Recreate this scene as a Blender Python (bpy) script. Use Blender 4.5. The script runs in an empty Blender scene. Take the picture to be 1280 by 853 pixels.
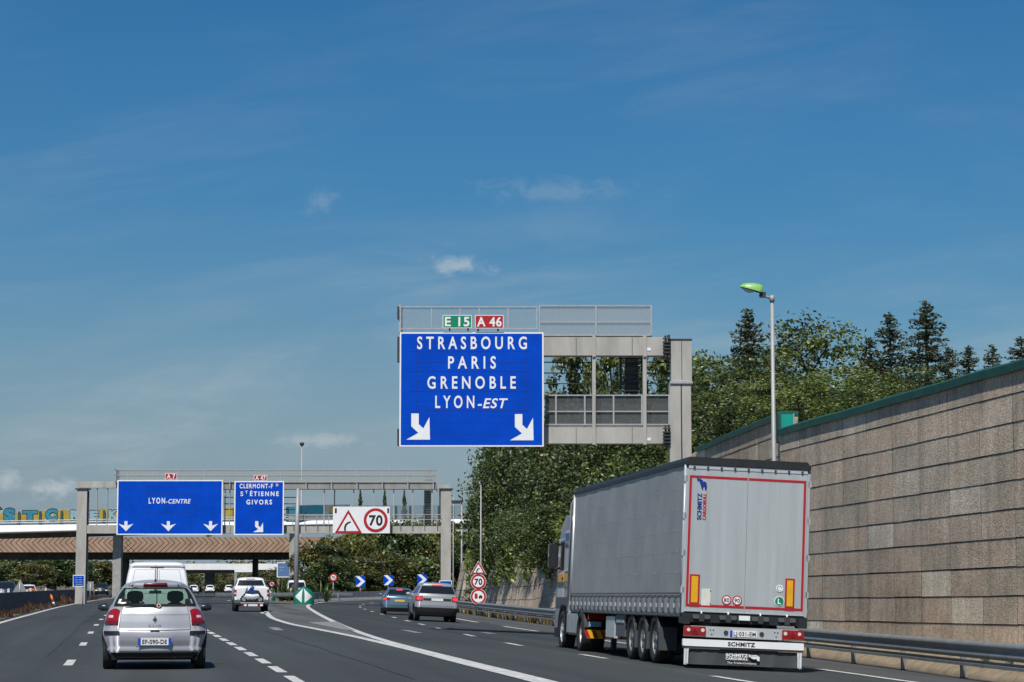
import bpy, math, random
from mathutils import Vector, Matrix
R = math.radians
scene = bpy.context.scene
COL = scene.collection
F_PX, CAM_Z, HORIZON = 2850.0, 1.38, 732.0
PITCH = math.atan((HORIZON - 426.5) / F_PX)
SP, CP = math.sin(PITCH), math.cos(PITCH)

# ---------------------------------------------------------------- surveying: photo measurement -> metres at a known distance
def at(px, py, Y):
    u = (px - 640.0) / F_PX; v = (426.5 - py) / F_PX
    k = Y / (CP - v * SP)
    return (u * k, Y, CAM_Z + (SP + v * CP) * k)
def gx(px, Y, py=700): return at(px, py, Y)[0]
def gz(py, Y): return at(640, py, Y)[2]

def interp(tab, t):
    if t <= tab[0][0]:
        a, b = tab[0], tab[1]
    elif t >= tab[-1][0]:
        a, b = tab[-2], tab[-1]
    else:
        for a, b in zip(tab, tab[1:]):
            if a[0] <= t <= b[0]: break
    k = (t - a[0]) / (b[0] - a[0])
    return a[1] + (b[1] - a[1]) * k
def smoothtab(tab):
    # Catmull-Rom resample of a table of (t, value) so curves read smooth
    out = []
    for i in range(len(tab) - 1):
        p0 = tab[max(i - 1, 0)]; p1 = tab[i]; p2 = tab[i + 1]; p3 = tab[min(i + 2, len(tab) - 1)]
        m1 = (p2[1] - p0[1]) / max(p2[0] - p0[0], 1e-6); m2 = (p3[1] - p1[1]) / max(p3[0] - p1[0], 1e-6)
        h = p2[0] - p1[0]
        for j in range(6):
            t = j / 6.0
            out.append((p1[0] + h * t, (2*t**3 - 3*t*t + 1) * p1[1] + (t**3 - 2*t*t + t) * h * m1 + (-2*t**3 + 3*t*t) * p2[1] + (t**3 - t*t) * h * m2))
    out.append(tab[-1]); return out

# plan of the road: lateral position (m) against distance (m)
LEFT_EDGE = smoothtab([(-30, 0.1), (0, -4.8), (41, -11.5), (80, -18.1), (108, -22.7), (151, -29.6), (203, -37.3), (237, -41.8), (300, -50), (400, -63), (600, -90), (1200, -172)])
SEP = smoothtab([(-30, 10.0), (0, 5.3), (33, .55), (42, -.85), (57, -3.1), (71.5, -4.95), (89, -6.95), (120, -10.3), (155, -13.8), (175, -15.1), (192, -15.5), (210, -14.5), (225, -12.9), (250, -8.5), (280, -1), (320, 12), (400, 45)])
GORE_L = smoothtab([(-30, 9.9), (0, 5.2), (33, .40), (42, -1.02), (48, -1.92), (54, -2.9), (62.4, -4.3), (71.5, -5.95), (83.7, -8.15), (101.4, -10.67), (137.5, -14.8), (172, -18.6)])
RIGHT_EDGE = smoothtab([(-30, 16.2), (0, 12.1), (41.4, 7.27), (48.4, 6.45), (86.5, .97), (110.8, -2.25), (155, -6.9), (175, -8.1), (192, -8.5), (210, -7.6), (225, -6.0), (250, -1.6), (280, 6), (320, 19), (400, 52)])
RAIL = smoothtab([(0, 13.6), (25, 11.0), (46, 9.0), (51, 8.66), (55.5, 8.2), (60, 7.7), (104, 1.9), (133, -1.75), (155, -4.3), (172, -5.8), (192, -6.2), (210, -5.2), (225, -3.6), (250, 1.0), (280, 9)])
def left_edge(y): return interp(LEFT_EDGE, y)
def sep(y): return interp(SEP, y)
def gore_left(y): return interp(GORE_L, y)
def right_edge(y): return interp(RIGHT_EDGE, y)
def rail_x(y): return interp(RAIL, y)
def fall(y): return interp([(-100, .045), (90, .045), (160, .035), (200, .03), (400, .03)], min(max(y, -100), 400))
def ground_z(x, y): return -fall(y) * min(max(x - sep(y), 0.0), 11.0)
def hit(px, py):
    u = (px - 640.0) / F_PX; v = (426.5 - py) / F_PX
    d = (u, CP - v * SP, SP + v * CP); z = 0.0
    for _ in range(25):
        k = (z - CAM_Z) / d[2]; z = .5 * z + .5 * ground_z(u * k, d[1] * k)
    return (u * k, d[1] * k, z)

# ---------------------------------------------------------------- materials
MATS = {}
def nodes_of(m): return m.node_tree.nodes, m.node_tree.links
def mat(name, col, rough=.6, metal=0., var=.12, scale=3., bump=0., bscale=40., emit=None, spec=.5, coat=0., island=0., stretch=None):
    """procedural surface: base colour varied by two noises (weathering), optional bump"""
    if name in MATS: return MATS[name]
    m = bpy.data.materials.new(name); m.use_nodes = True
    N, L = nodes_of(m); b = N['Principled BSDF']
    b.inputs['Roughness'].default_value = rough; b.inputs['Metallic'].default_value = metal
    b.inputs['Specular IOR Level'].default_value = spec; b.inputs['Coat Weight'].default_value = coat
    tc = N.new('ShaderNodeTexCoord'); mp = N.new('ShaderNodeMapping')
    L.new(tc.outputs['Object'], mp.inputs[0])
    if stretch: mp.inputs['Scale'].default_value = stretch
    n1 = N.new('ShaderNodeTexNoise'); n1.inputs['Scale'].default_value = scale; n1.inputs['Detail'].default_value = 6; n1.inputs['Roughness'].default_value = .65
    L.new(mp.outputs[0], n1.inputs['Vector'])
    ramp = N.new('ShaderNodeMapRange'); ramp.inputs[1].default_value = .3; ramp.inputs[2].default_value = .7
    ramp.inputs[3].default_value = 1 - var; ramp.inputs[4].default_value = 1 + var
    L.new(n1.outputs[0], ramp.inputs[0])
    val = ramp.outputs[0]
    if island:
        g = N.new('ShaderNodeNewGeometry'); r2 = N.new('ShaderNodeMapRange'); r2.inputs[3].default_value = 1 - island; r2.inputs[4].default_value = 1 + island
        L.new(g.outputs['Random Per Island'], r2.inputs[0])
        mm = N.new('ShaderNodeMath'); mm.operation = 'MULTIPLY'; L.new(val, mm.inputs[0]); L.new(r2.outputs[0], mm.inputs[1]); val = mm.outputs[0]
    mx = N.new('ShaderNodeVectorMath'); mx.operation = 'SCALE'; mx.inputs[0].default_value = col
    L.new(val, mx.inputs['Scale']); L.new(mx.outputs[0], b.inputs['Base Color'])
    if bump:
        n2 = N.new('ShaderNodeTexNoise'); n2.inputs['Scale'].default_value = bscale; n2.inputs['Detail'].default_value = 4
        L.new(mp.outputs[0], n2.inputs['Vector'])
        bp = N.new('ShaderNodeBump'); bp.inputs['Strength'].default_value = bump; bp.inputs['Distance'].default_value = .02
        L.new(n2.outputs[0], bp.inputs['Height']); L.new(bp.outputs[0], b.inputs['Normal'])
    if emit:
        b.inputs['Emission Color'].default_value = (*emit[0], 1); b.inputs['Emission Strength'].default_value = emit[1]
    MATS[name] = m; return m

def leaf_mat(name, c1, c2, c3, trans=.3):
    m = bpy.data.materials.new(name); m.use_nodes = True; N, L = nodes_of(m)
    b = N['Principled BSDF']; b.inputs['Roughness'].default_value = .36; b.inputs['Specular IOR Level'].default_value = .42
    g = N.new('ShaderNodeNewGeometry'); oi = N.new('ShaderNodeObjectInfo')
    r = N.new('ShaderNodeValToRGB'); e = r.color_ramp.elements
    e[0].color = (*c1, 1); e[1].color = (*c3, 1); e.new(.55).color = (*c2, 1)
    L.new(g.outputs['Random Per Island'], r.inputs[0])
    hs = N.new('ShaderNodeHueSaturation'); mr = N.new('ShaderNodeMapRange'); mr.inputs[3].default_value = .75; mr.inputs[4].default_value = 1.25
    L.new(oi.outputs['Random'], mr.inputs[0]); L.new(mr.outputs[0], hs.inputs['Value']); L.new(r.outputs[0], hs.inputs['Color'])
    L.new(hs.outputs[0], b.inputs['Base Color'])
    t = N.new('ShaderNodeBsdfTranslucent'); L.new(hs.outputs[0], t.inputs[0])
    mix = N.new('ShaderNodeMixShader'); mix.inputs[0].default_value = trans
    L.new(b.outputs[0], mix.inputs[1]); L.new(t.outputs[0], mix.inputs[2]); L.new(mix.outputs[0], N['Material Output'].inputs[0])
    MATS[name] = m; return m

def see_through(name, col, alpha, rough=.5, metal=0., glass=False):
    """alpha = how much of the surface is solid (mesh infill, clear panels, window glass)"""
    m = bpy.data.materials.new(name); m.use_nodes = True; N, L = nodes_of(m)
    b = N['Principled BSDF']; b.inputs['Base Color'].default_value = (*col, 1); b.inputs['Roughness'].default_value = rough; b.inputs['Metallic'].default_value = metal
    t = N.new('ShaderNodeBsdfTransparent'); mix = N.new('ShaderNodeMixShader')
    if glass:
        t.inputs[0].default_value = (.72, .88, .80, 1); mix.inputs[0].default_value = alpha
    else: mix.inputs[0].default_value = alpha
    L.new(t.outputs[0], mix.inputs[1]); L.new(b.outputs[0], mix.inputs[2]); L.new(mix.outputs[0], N['Material Output'].inputs[0])
    MATS[name] = m; return m

def asphalt(name, base, streak=.16):
    m = bpy.data.materials.new(name); m.use_nodes = True; N, L = nodes_of(m); b = N['Principled BSDF']
    b.inputs['Roughness'].default_value = .82; b.inputs['Specular IOR Level'].default_value = .35
    uv = N.new('ShaderNodeUVMap'); uv.uv_map = 'UVMap'          # u = metres across, v = metres along
    def noise(scale, sx, sy, det=5):
        mp = N.new('ShaderNodeMapping'); mp.inputs['Scale'].default_value = (sx, sy, 1); L.new(uv.outputs[0], mp.inputs[0])
        n = N.new('ShaderNodeTexNoise'); n.inputs['Scale'].default_value = scale; n.inputs['Detail'].default_value = det; L.new(mp.outputs[0], n.inputs[0]); return n.outputs[0]
    def rng(s, lo, hi, a=.3, c=.7):
        r = N.new('ShaderNodeMapRange'); r.inputs[1].default_value = a; r.inputs[2].default_value = c; r.inputs[3].default_value = lo; r.inputs[4].default_value = hi; L.new(s, r.inputs[0]); return r.outputs[0]
    def mul(a, c):
        q = N.new('ShaderNodeMath'); q.operation = 'MULTIPLY'; L.new(a, q.inputs[0]); L.new(c, q.inputs[1]); return q.outputs[0]
    v = mul(rng(noise(1.2, 1, .02), 1 - streak, 1 + streak), rng(noise(.25, 1, .35, 6), .9, 1.1))
    grain = noise(28, 1, 1, 3)
    v = mul(v, rng(grain, .72, 1.3))
    v = mul(v, rng(noise(3.2, 1, .12, 2), .94, 1.05))
    sx = N.new('ShaderNodeSeparateXYZ'); L.new(uv.outputs[0], sx.inputs[0])          # polished wheel paths, two to a lane
    w1 = N.new('ShaderNodeMath'); w1.operation = 'MULTIPLY_ADD'; L.new(sx.outputs[0], w1.inputs[0]); w1.inputs[1].default_value = 2 * math.pi / 1.77; w1.inputs[2].default_value = -.4
    w2 = N.new('ShaderNodeMath'); w2.operation = 'SINE'; L.new(w1.outputs[0], w2.inputs[0])
    v = mul(v, rng(w2.outputs[0], .94, 1.07, -1, 1)); v = mul(v, rng(noise(.045, 1, .5, 1), .93, 1.07, .45, .55))
    sc = N.new('ShaderNodeVectorMath'); sc.operation = 'SCALE'; sc.inputs[0].default_value = base; L.new(v, sc.inputs['Scale']); L.new(sc.outputs[0], b.inputs['Base Color'])
    bp = N.new('ShaderNodeBump'); bp.inputs['Strength'].default_value = .35; bp.inputs['Distance'].default_value = .01; L.new(grain, bp.inputs['Height']); L.new(bp.outputs[0], b.inputs['Normal'])
    MATS[name] = m; return m

def wall_mat(name, base):
    m = bpy.data.materials.new(name); m.use_nodes = True; N, L = nodes_of(m); b = N['Principled BSDF']; b.inputs['Roughness'].default_value = .92; b.inputs['Specular IOR Level'].default_value = .2
    tc = N.new('ShaderNodeTexCoord'); g = N.new('ShaderNodeNewGeometry')
    def noise(scale, sc, det=6, rough=.6):
        mp = N.new('ShaderNodeMapping'); mp.inputs['Scale'].default_value = sc; L.new(tc.outputs['Object'], mp.inputs[0])
        n = N.new('ShaderNodeTexNoise'); n.inputs['Scale'].default_value = scale; n.inputs['Detail'].default_value = det; n.inputs['Roughness'].default_value = rough; L.new(mp.outputs[0], n.inputs[0]); return n.outputs[0]
    def rng(s, lo, hi, a=.3, c=.7):
        r = N.new('ShaderNodeMapRange'); r.inputs[1].default_value = a; r.inputs[2].default_value = c; r.inputs[3].default_value = lo; r.inputs[4].default_value = hi; L.new(s, r.inputs[0]); return r.outputs[0]
    def mul(a, c):
        q = N.new('ShaderNodeMath'); q.operation = 'MULTIPLY'; L.new(a, q.inputs[0]); L.new(c, q.inputs[1]); return q.outputs[0]
    v = mul(rng(noise(2.2, (1, 1, .2)), .77, 1.17), rng(noise(11, (1, 1, 1)), .72, 1.25))
    v = mul(v, rng(noise(.12, (1, 1, 1.5), 3), .80, 1.18)); v = mul(v, rng(noise(.5, (1, 1, 2.2), 4), .84, 1.12))
    v = mul(v, rng(noise(90, (1, 1, 1), 2), .84, 1.16))
    v = mul(v, rng(g.outputs['Random Per Island'], .90, 1.07, 0, 1))
    r = N.new('ShaderNodeValToRGB'); e = r.color_ramp.elements
    e[0].color = (base[0] * .93, base[1] * .97, base[2] * .98, 1); e.new(.35).color = (*base, 1); e.new(.65).color = (base[0] * 1.02, base[1] * .97, base[2] * .95, 1); e = r.color_ramp.elements; e[len(e) - 1].color = (base[0] * 1.25, base[1] * 1.34, base[2] * 1.4, 1); e[len(e) - 1].position = .975; e.new(.93).color = (*base, 1)
    L.new(g.outputs['Random Per Island'], r.inputs[0])
    sc = N.new('ShaderNodeVectorMath'); sc.operation = 'SCALE'; L.new(r.outputs[0], sc.inputs[0]); L.new(v, sc.inputs['Scale']); L.new(sc.outputs[0], b.inputs['Base Color'])
    bp = N.new('ShaderNodeBump'); bp.inputs['Strength'].default_value = .8; bp.inputs['Distance'].default_value = .04; L.new(noise(22, (1, 1, 1), 5), bp.inputs['Height']); L.new(bp.outputs[0], b.inputs['Normal'])
    MATS[name] = m; return m

asphalt('asphalt', (.045, .051, .051)); asphalt('worn_asphalt', (.10, .104, .10), .35); asphalt('shoulder_asphalt', (.075, .078, .078), .1)
mat('road_paint', (.52, .52, .50), .75, var=.45, scale=4, bump=.2); mat('faded_paint', (.22, .22, .22), .8, var=.4, scale=4)
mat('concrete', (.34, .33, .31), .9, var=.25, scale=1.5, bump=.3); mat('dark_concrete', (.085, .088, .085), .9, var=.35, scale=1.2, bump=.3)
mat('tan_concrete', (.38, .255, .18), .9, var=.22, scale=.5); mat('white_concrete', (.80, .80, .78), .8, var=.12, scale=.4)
mat('kerb_concrete', (.25, .20, .135), .95, var=.3, scale=3, bump=.5); wall_mat('wall_concrete', (.575, .475, .36))
mat('gantry_grey', (.40, .385, .35), .55, var=.2, scale=1.6, stretch=(1, 1, .25), bump=.08, bscale=9); mat('galvanised', (.46, .47, .47), .45, .4, var=.15, scale=6)
mat('rail_steel', (.24, .26, .255), .5, .3, var=.2, scale=3); mat('pole_grey', (.36, .36, .35), .55, .2, var=.08)
mat('dark_steel', (.05, .052, .055), .6, .3); mat('sign_blue', (.0, .062, .50), .6, var=.16, scale=.8, spec=.08); mat('sign_white', (.82, .83, .83), .45, var=.05)
mat('sign_joint', (.0, .02, .22), .5); mat('sign_green', (.0, .22, .11), .45, var=.05); mat('sign_red', (.42, .012, .02), .45, var=.06); mat('sign_back', (.3, .31, .31), .5, .3)
mat('sign_black', (.012, .012, .012), .5); mat('coping_green', (.010, .085, .062), .6, var=.25, scale=2); mat('panel_green', (.0, .30, .235), .5)
mat('bark', (.10, .075, .05), .95, var=.4, scale=6, bump=.6, bscale=20); mat('ground_soil', (.14, .115, .075), .98, var=.35, scale=.4, bump=.4, bscale=6)
mat('grass_soil', (.075, .085, .035), .98, var=.4, scale=.3, bump=.4, bscale=5)
mat('rubber', (.018, .018, .018), .85, var=.2, scale=8); mat('alloy', (.5, .5, .52), .35, .7); mat('black_plastic', (.014, .014, .015), .55); mat('grey_plastic', (.09, .095, .1), .55)
mat('black_gap', (.006, .006, .006), .9); mat('chrome', (.6, .6, .62), .2, .9)
mat('silver_paint', (.42, .43, .455), .42, .3, var=.03, scale=2, coat=.15); mat('white_paint', (.74, .75, .76), .35, var=.03, coat=.5); mat('steel_blue_paint', (.14, .23, .30), .3, .5, var=.03, coat=.6)
mat('grey_silver_paint', (.32, .34, .365), .35, .25, var=.03, coat=.6); mat('dark_paint', (.025, .03, .035), .3, .2, coat=.6); mat('dark_window', (.012, .016, .018), .08, spec=.7, var=.02)
mat('tail_red', (.30, .008, .010), .2, spec=.6, var=.25, scale=12, coat=.5); mat('deep_red', (.16, .01, .015), .25); mat('lamp_clear', (.7, .62, .6), .15); mat('brake_lit', (.7, .02, .03), .3, emit=((1, .03, .06), 1.6)); mat('plate_white', (.75, .75, .74), .4); mat('plate_yellow', (.75, .45, .05), .4)
mat('plate_blue', (.01, .06, .45), .4); mat('tarp_weld', (.36, .38, .385), .5); mat('tarp_grey', (.325, .328, .312), .48, var=.16, scale=.9, bump=.25, bscale=1.2); mat('tarp_strap', (.10, .105, .108), .6); mat('door_grey', (.43, .47, .48), .42, .15, var=.10, scale=1, stretch=(6, 1, .3))
mat('trailer_black', (.018, .021, .022), .5, var=.2); mat('alu', (.6, .62, .63), .4, .4, var=.08); mat('cab_white', (.6, .63, .66), .3, coat=.5, var=.03); mat('stripe_yellow', (.7, .36, .02), .45)
mat('marker_yellow', (.72, .40, .01), .45); mat('logo_blue', (.01, .03, .22), .45); mat('flap_rubber', (.055, .062, .065), .75, var=.2, scale=3)
mat('lamp_green', (.24, .50, .14), .38, var=.08, scale=4); mat('lamp_glass', (.55, .57, .55), .2); mat('orange', (.8, .2, .02), .6); mat('teal_paint', (.025, .20, .28), .6, var=.15, scale=.8); mat('pale_teal', (.24, .38, .43), .6, var=.1)
mat('yellow_paint', (.38, .28, .045), .6, var=.2, scale=.8); mat('outline_paint', (.012, .03, .05), .7); mat('sign_faded', (.09, .18, .38), .6); mat('barrier_panel', (.30, .36, .40), .6, var=.2, scale=.5); mat('post_teal', (.02, .07, .075), .6); mat('seat_fabric', (.02, .02, .022), .9)
mat('blue_plastic', (.01, .06, .28), .35); mat('sticker_cream', (.7, .68, .6), .5); mat('beacon_green', (.0, .20, .12), .5, var=.1); mat('dry_flower', (.09, .06, .04), .9)
see_through('mesh_infill', (.33, .33, .31), .33); see_through('dark_mesh', (.08, .085, .085), .7); see_through('clear_panel', (.25, .32, .34), .45, .2); see_through('window_glass', (.02, .035, .03), .27, .04, glass=True); see_through('lamp_bowl', (.5, .52, .5), .6, .1)
leaf_mat('leaf_broad', (.065, .105, .018), (.14, .185, .038), (.30, .32, .12)); leaf_mat('leaf_dark', (.045, .078, .022), (.085, .128, .038), (.23, .27, .13)); leaf_mat('leaf_olive', (.075, .085, .020), (.15, .145, .036), (.25, .21, .06)); leaf_mat('leaf_light', (.075, .115, .024), (.15, .19, .045), (.30, .32, .14)); leaf_mat('leaf_deep', (.022, .042, .014), (.045, .075, .024), (.11, .14, .06))
leaf_mat('leaf_brown', (.055, .058, .020), (.105, .098, .034), (.17, .14, .05)); leaf_mat('needle', (.035, .056, .026), (.07, .098, .042), (.17, .16, .085), .2); leaf_mat('leaf_bright', (.035, .06, .010), (.075, .11, .02), (.16, .17, .045)); leaf_mat('dry_grass', (.16, .12, .05), (.26, .19, .08), (.34, .27, .13)); leaf_mat('weed_brown', (.05, .03, .018), (.085, .05, .03), (.12, .08, .045)); leaf_mat('leaf_poplar', (.075, .105, .034), (.15, .18, .06), (.28, .29, .14))

# ---------------------------------------------------------------- mesh builder
class MB:
    WORLD = True          # vertices given in world metres (False: in the parent's own frame)
    def __init__(s): s.v = []; s.f = []; s.m = []; s.sm = []; s.mats = []; s.uv = None
    def mi(s, name):
        if name not in s.mats: s.mats.append(name)
        return s.mats.index(name)
    def add(s, verts, faces, m, smooth=False):
        o = len(s.v); s.v.extend(tuple(p) for p in verts); k = s.mi(m)
        for f in faces: s.f.append([i + o for i in f]); s.m.append(k); s.sm.append(smooth)
    def box(s, x0, x1, y0, y1, z0, z1, m):
        s.add([(x, y, z) for z in (z0, z1) for y in (y0, y1) for x in (x0, x1)], [(0, 2, 3, 1), (4, 5, 7, 6), (0, 1, 5, 4), (2, 6, 7, 3), (0, 4, 6, 2), (1, 3, 7, 5)], m)
    def bbox(s, x0, x1, y0, y1, z0, z1, m, b=.02):
        """box with its long edges bevelled (front view octagon)"""
        pts = [(x0 + b, z0), (x1 - b, z0), (x1, z0 + b), (x1, z1 - b), (x1 - b, z1), (x0 + b, z1), (x0, z1 - b), (x0, z0 + b)]
        s.prism(pts, y0, y1, m)
    def prism(s, poly, y0, y1, m, cap=True):
        """poly in the x-z plane, pushed from y0 to y1"""
        n = len(poly)
        vs = [(p[0], y0, p[1]) for p in poly] + [(p[0], y1, p[1]) for p in poly]
        fs = [(i, (i + 1) % n, (i + 1) % n + n, i + n) for i in range(n)]
        if cap: fs += [tuple(range(n))[::-1], tuple(range(n, 2 * n))]
        s.add(vs, fs, m)
    def prism_x(s, poly, x0, x1, m):
        n = len(poly)
        vs = [(x0, p[0], p[1]) for p in poly] + [(x1, p[0], p[1]) for p in poly]
        s.add(vs, [(i, (i + 1) % n, (i + 1) % n + n, i + n) for i in range(n)] + [tuple(range(n))[::-1], tuple(range(n, 2 * n))], m)
    def tube(s, pts, rad, m, n=8, smooth=True):
        pts = [Vector(p) for p in pts]
        if not isinstance(rad, (list, tuple)): rad = [rad] * len(pts)
        vs = []; fs = []
        for i, p in enumerate(pts):
            d = (pts[min(i + 1, len(pts) - 1)] - pts[max(i - 1, 0)]).normalized()
            a = d.cross(Vector((0, 0, 1)) if abs(d.z) < .9 else Vector((1, 0, 0))).normalized(); b = d.cross(a)
            for j in range(n):
                t = 2 * math.pi * j / n; vs.append(p + (a * math.cos(t) + b * math.sin(t)) * rad[i])
        for i in range(len(pts) - 1):
            for j in range(n): fs.append((i * n + j, i * n + (j + 1) % n, (i + 1) * n + (j + 1) % n, (i + 1) * n + j))
        fs += [tuple(range(n))[::-1], tuple(range(len(vs) - n, len(vs)))]
        s.add(vs, fs, m, smooth)
    def disc(s, cx, cz, r, y, m, n=28, thick=.004):
        s.prism([(cx + r * math.cos(2 * math.pi * i / n), cz + r * math.sin(2 * math.pi * i / n)) for i in range(n)], y - thick, y + thick, m)
    def lathe_x(s, prof, cx, cy, cz, m, n=28, smooth=True):
        """prof: (x offset, radius) turned about the x axis"""
        vs = []; fs = []; k = len(prof)
        for j in range(n):
            t = 2 * math.pi * j / n
            for (x, r) in prof: vs.append((cx + x, cy + r * math.cos(t), cz + r * math.sin(t)))
        for j in range(n):
            for i in range(k - 1): fs.append((j * k + i, j * k + i + 1, ((j + 1) % n) * k + i + 1, ((j + 1) % n) * k + i))
        s.add(vs, fs, m, smooth)
    def grid(s, rows, m, smooth=True, flip=False):
        n = len(rows[0]); vs = [p for r in rows for p in r]; fs = []
        for i in range(len(rows) - 1):
            for j in range(n - 1):
                q = (i * n + j, i * n + j + 1, (i + 1) * n + j + 1, (i + 1) * n + j); fs.append(q[::-1] if flip else q)
        s.add(vs, fs, m, smooth)
    def text(s, body, m, o, height=None, width=None, right=(1, 0, 0), up=(0, 0, 1), bold=.012, shear=0., space=1.08, off=.0, squeeze=1.):
        """letters as flat faces centred on o; height = cap height in metres"""
        vs, fs, (x0, x1, y0, y1) = letters(body, bold, shear, space)
        k = (height / .7) if height else width / max(x1 - x0, 1e-6)
        kx = k * squeeze if not (height and width) else width / max(x1 - x0, 1e-6)
        cx, cy = (x0 + x1) / 2, .35
        r, u = Vector(right), Vector(up); nrm = r.cross(u); o = Vector(o) + nrm * off
        s.add([o + r * ((p[0] - cx) * kx) + u * ((p[1] - cy) * k) for p in vs], fs, m)
        return (x1 - x0) * kx
    def build(s, name, parent=None, loc=None, world=True, uv=None):
        off = Vector((0, 0, 0))
        if parent is not None and MB.WORLD:
            q = parent
            while q is not None: off = off + q.location; q = q.parent
        elif loc is not None: off = Vector(loc)
        me = bpy.data.meshes.new(name)
        me.from_pydata([(p[0] - off[0], p[1] - off[1], p[2] - off[2]) for p in s.v], [], s.f)
        for k in s.mats: me.materials.append(MATS[k])
        me.polygons.foreach_set('material_index', s.m); me.polygons.foreach_set('use_smooth', s.sm)
        if uv: 
            lay = me.uv_layers.new(name='UVMap')
            for lp in me.loops: lay.data[lp.index].uv = uv[lp.vertex_index]
        me.update()
        o = bpy.data.objects.new(name, me); COL.objects.link(o)
        if parent is not None: o.parent = parent
        elif loc is not None: o.location = loc
        return o

_letters = {}
def letters(body, bold, shear, space):
    key = (body, bold, shear, space)
    if key not in _letters:
        c = bpy.data.curves.new('lettering', 'FONT'); c.body = body; c.size = 1; c.offset = bold; c.shear = shear; c.space_character = space; c.resolution_u = 4; c.fill_mode = 'FRONT'
        o = bpy.data.objects.new('lettering', c); COL.objects.link(o); bpy.context.view_layer.update()
        me = bpy.data.meshes.new_from_object(o.evaluated_get(bpy.context.evaluated_depsgraph_get()))
        vs = [tuple(v.co) for v in me.vertices]; fs = [tuple(p.vertices) for p in me.polygons]
        bpy.data.objects.remove(o); bpy.data.meshes.remove(me); bpy.data.curves.remove(c)
        xs = [p[0] for p in vs]; ys = [p[1] for p in vs]
        _letters[key] = (vs, fs, (min(xs), max(xs), min(ys), max(ys)))
    return _letters[key]

def tag(o, label=None, cat=None, group=None, kind=None):
    if label: o['label'] = label
    if cat: o['category'] = cat
    if group: o['group'] = group
    if kind: o['kind'] = kind
    return o
def thing(name, label, cat, loc=(0, 0, 0), rot=(0, 0, 0), group=None):
    o = bpy.data.objects.new(name, None); COL.objects.link(o); o.location = loc; o.rotation_euler = rot; o.empty_display_size = .3
    return tag(o, label, cat, group)
def copy_tree(o, parent=None):
    c = o.copy(); COL.objects.link(c)
    if parent: c.parent = parent
    for ch in list(o.children): copy_tree(ch, c)
    return c

# ---------------------------------------------------------------- camera, light, sky
cam = bpy.data.objects.new('camera', bpy.data.cameras.new('camera')); COL.objects.link(cam); scene.camera = cam
cam.location = (0, 0, CAM_Z); cam.rotation_euler = (R(90) + PITCH, 0, 0); cam.data.sensor_width = 36; cam.data.lens = F_PX / 1280 * 36; cam.data.clip_start = .5; cam.data.clip_end = 12000
SUN_AZ, SUN_EL = 12.0, 55.0      # sun behind the camera, degrees to its left
sun = bpy.data.objects.new('sun', bpy.data.lights.new('sun', 'SUN')); COL.objects.link(sun)
sun.data.energy = 4.6; sun.data.angle = R(.53); sun.data.color = (1, .955, .89)
to_sun = Vector((-math.sin(R(SUN_AZ)) * math.cos(R(SUN_EL)), -math.cos(R(SUN_AZ)) * math.cos(R(SUN_EL)), math.sin(R(SUN_EL))))
sun.rotation_euler = to_sun.to_track_quat('Z', 'Y').to_euler()

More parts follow.
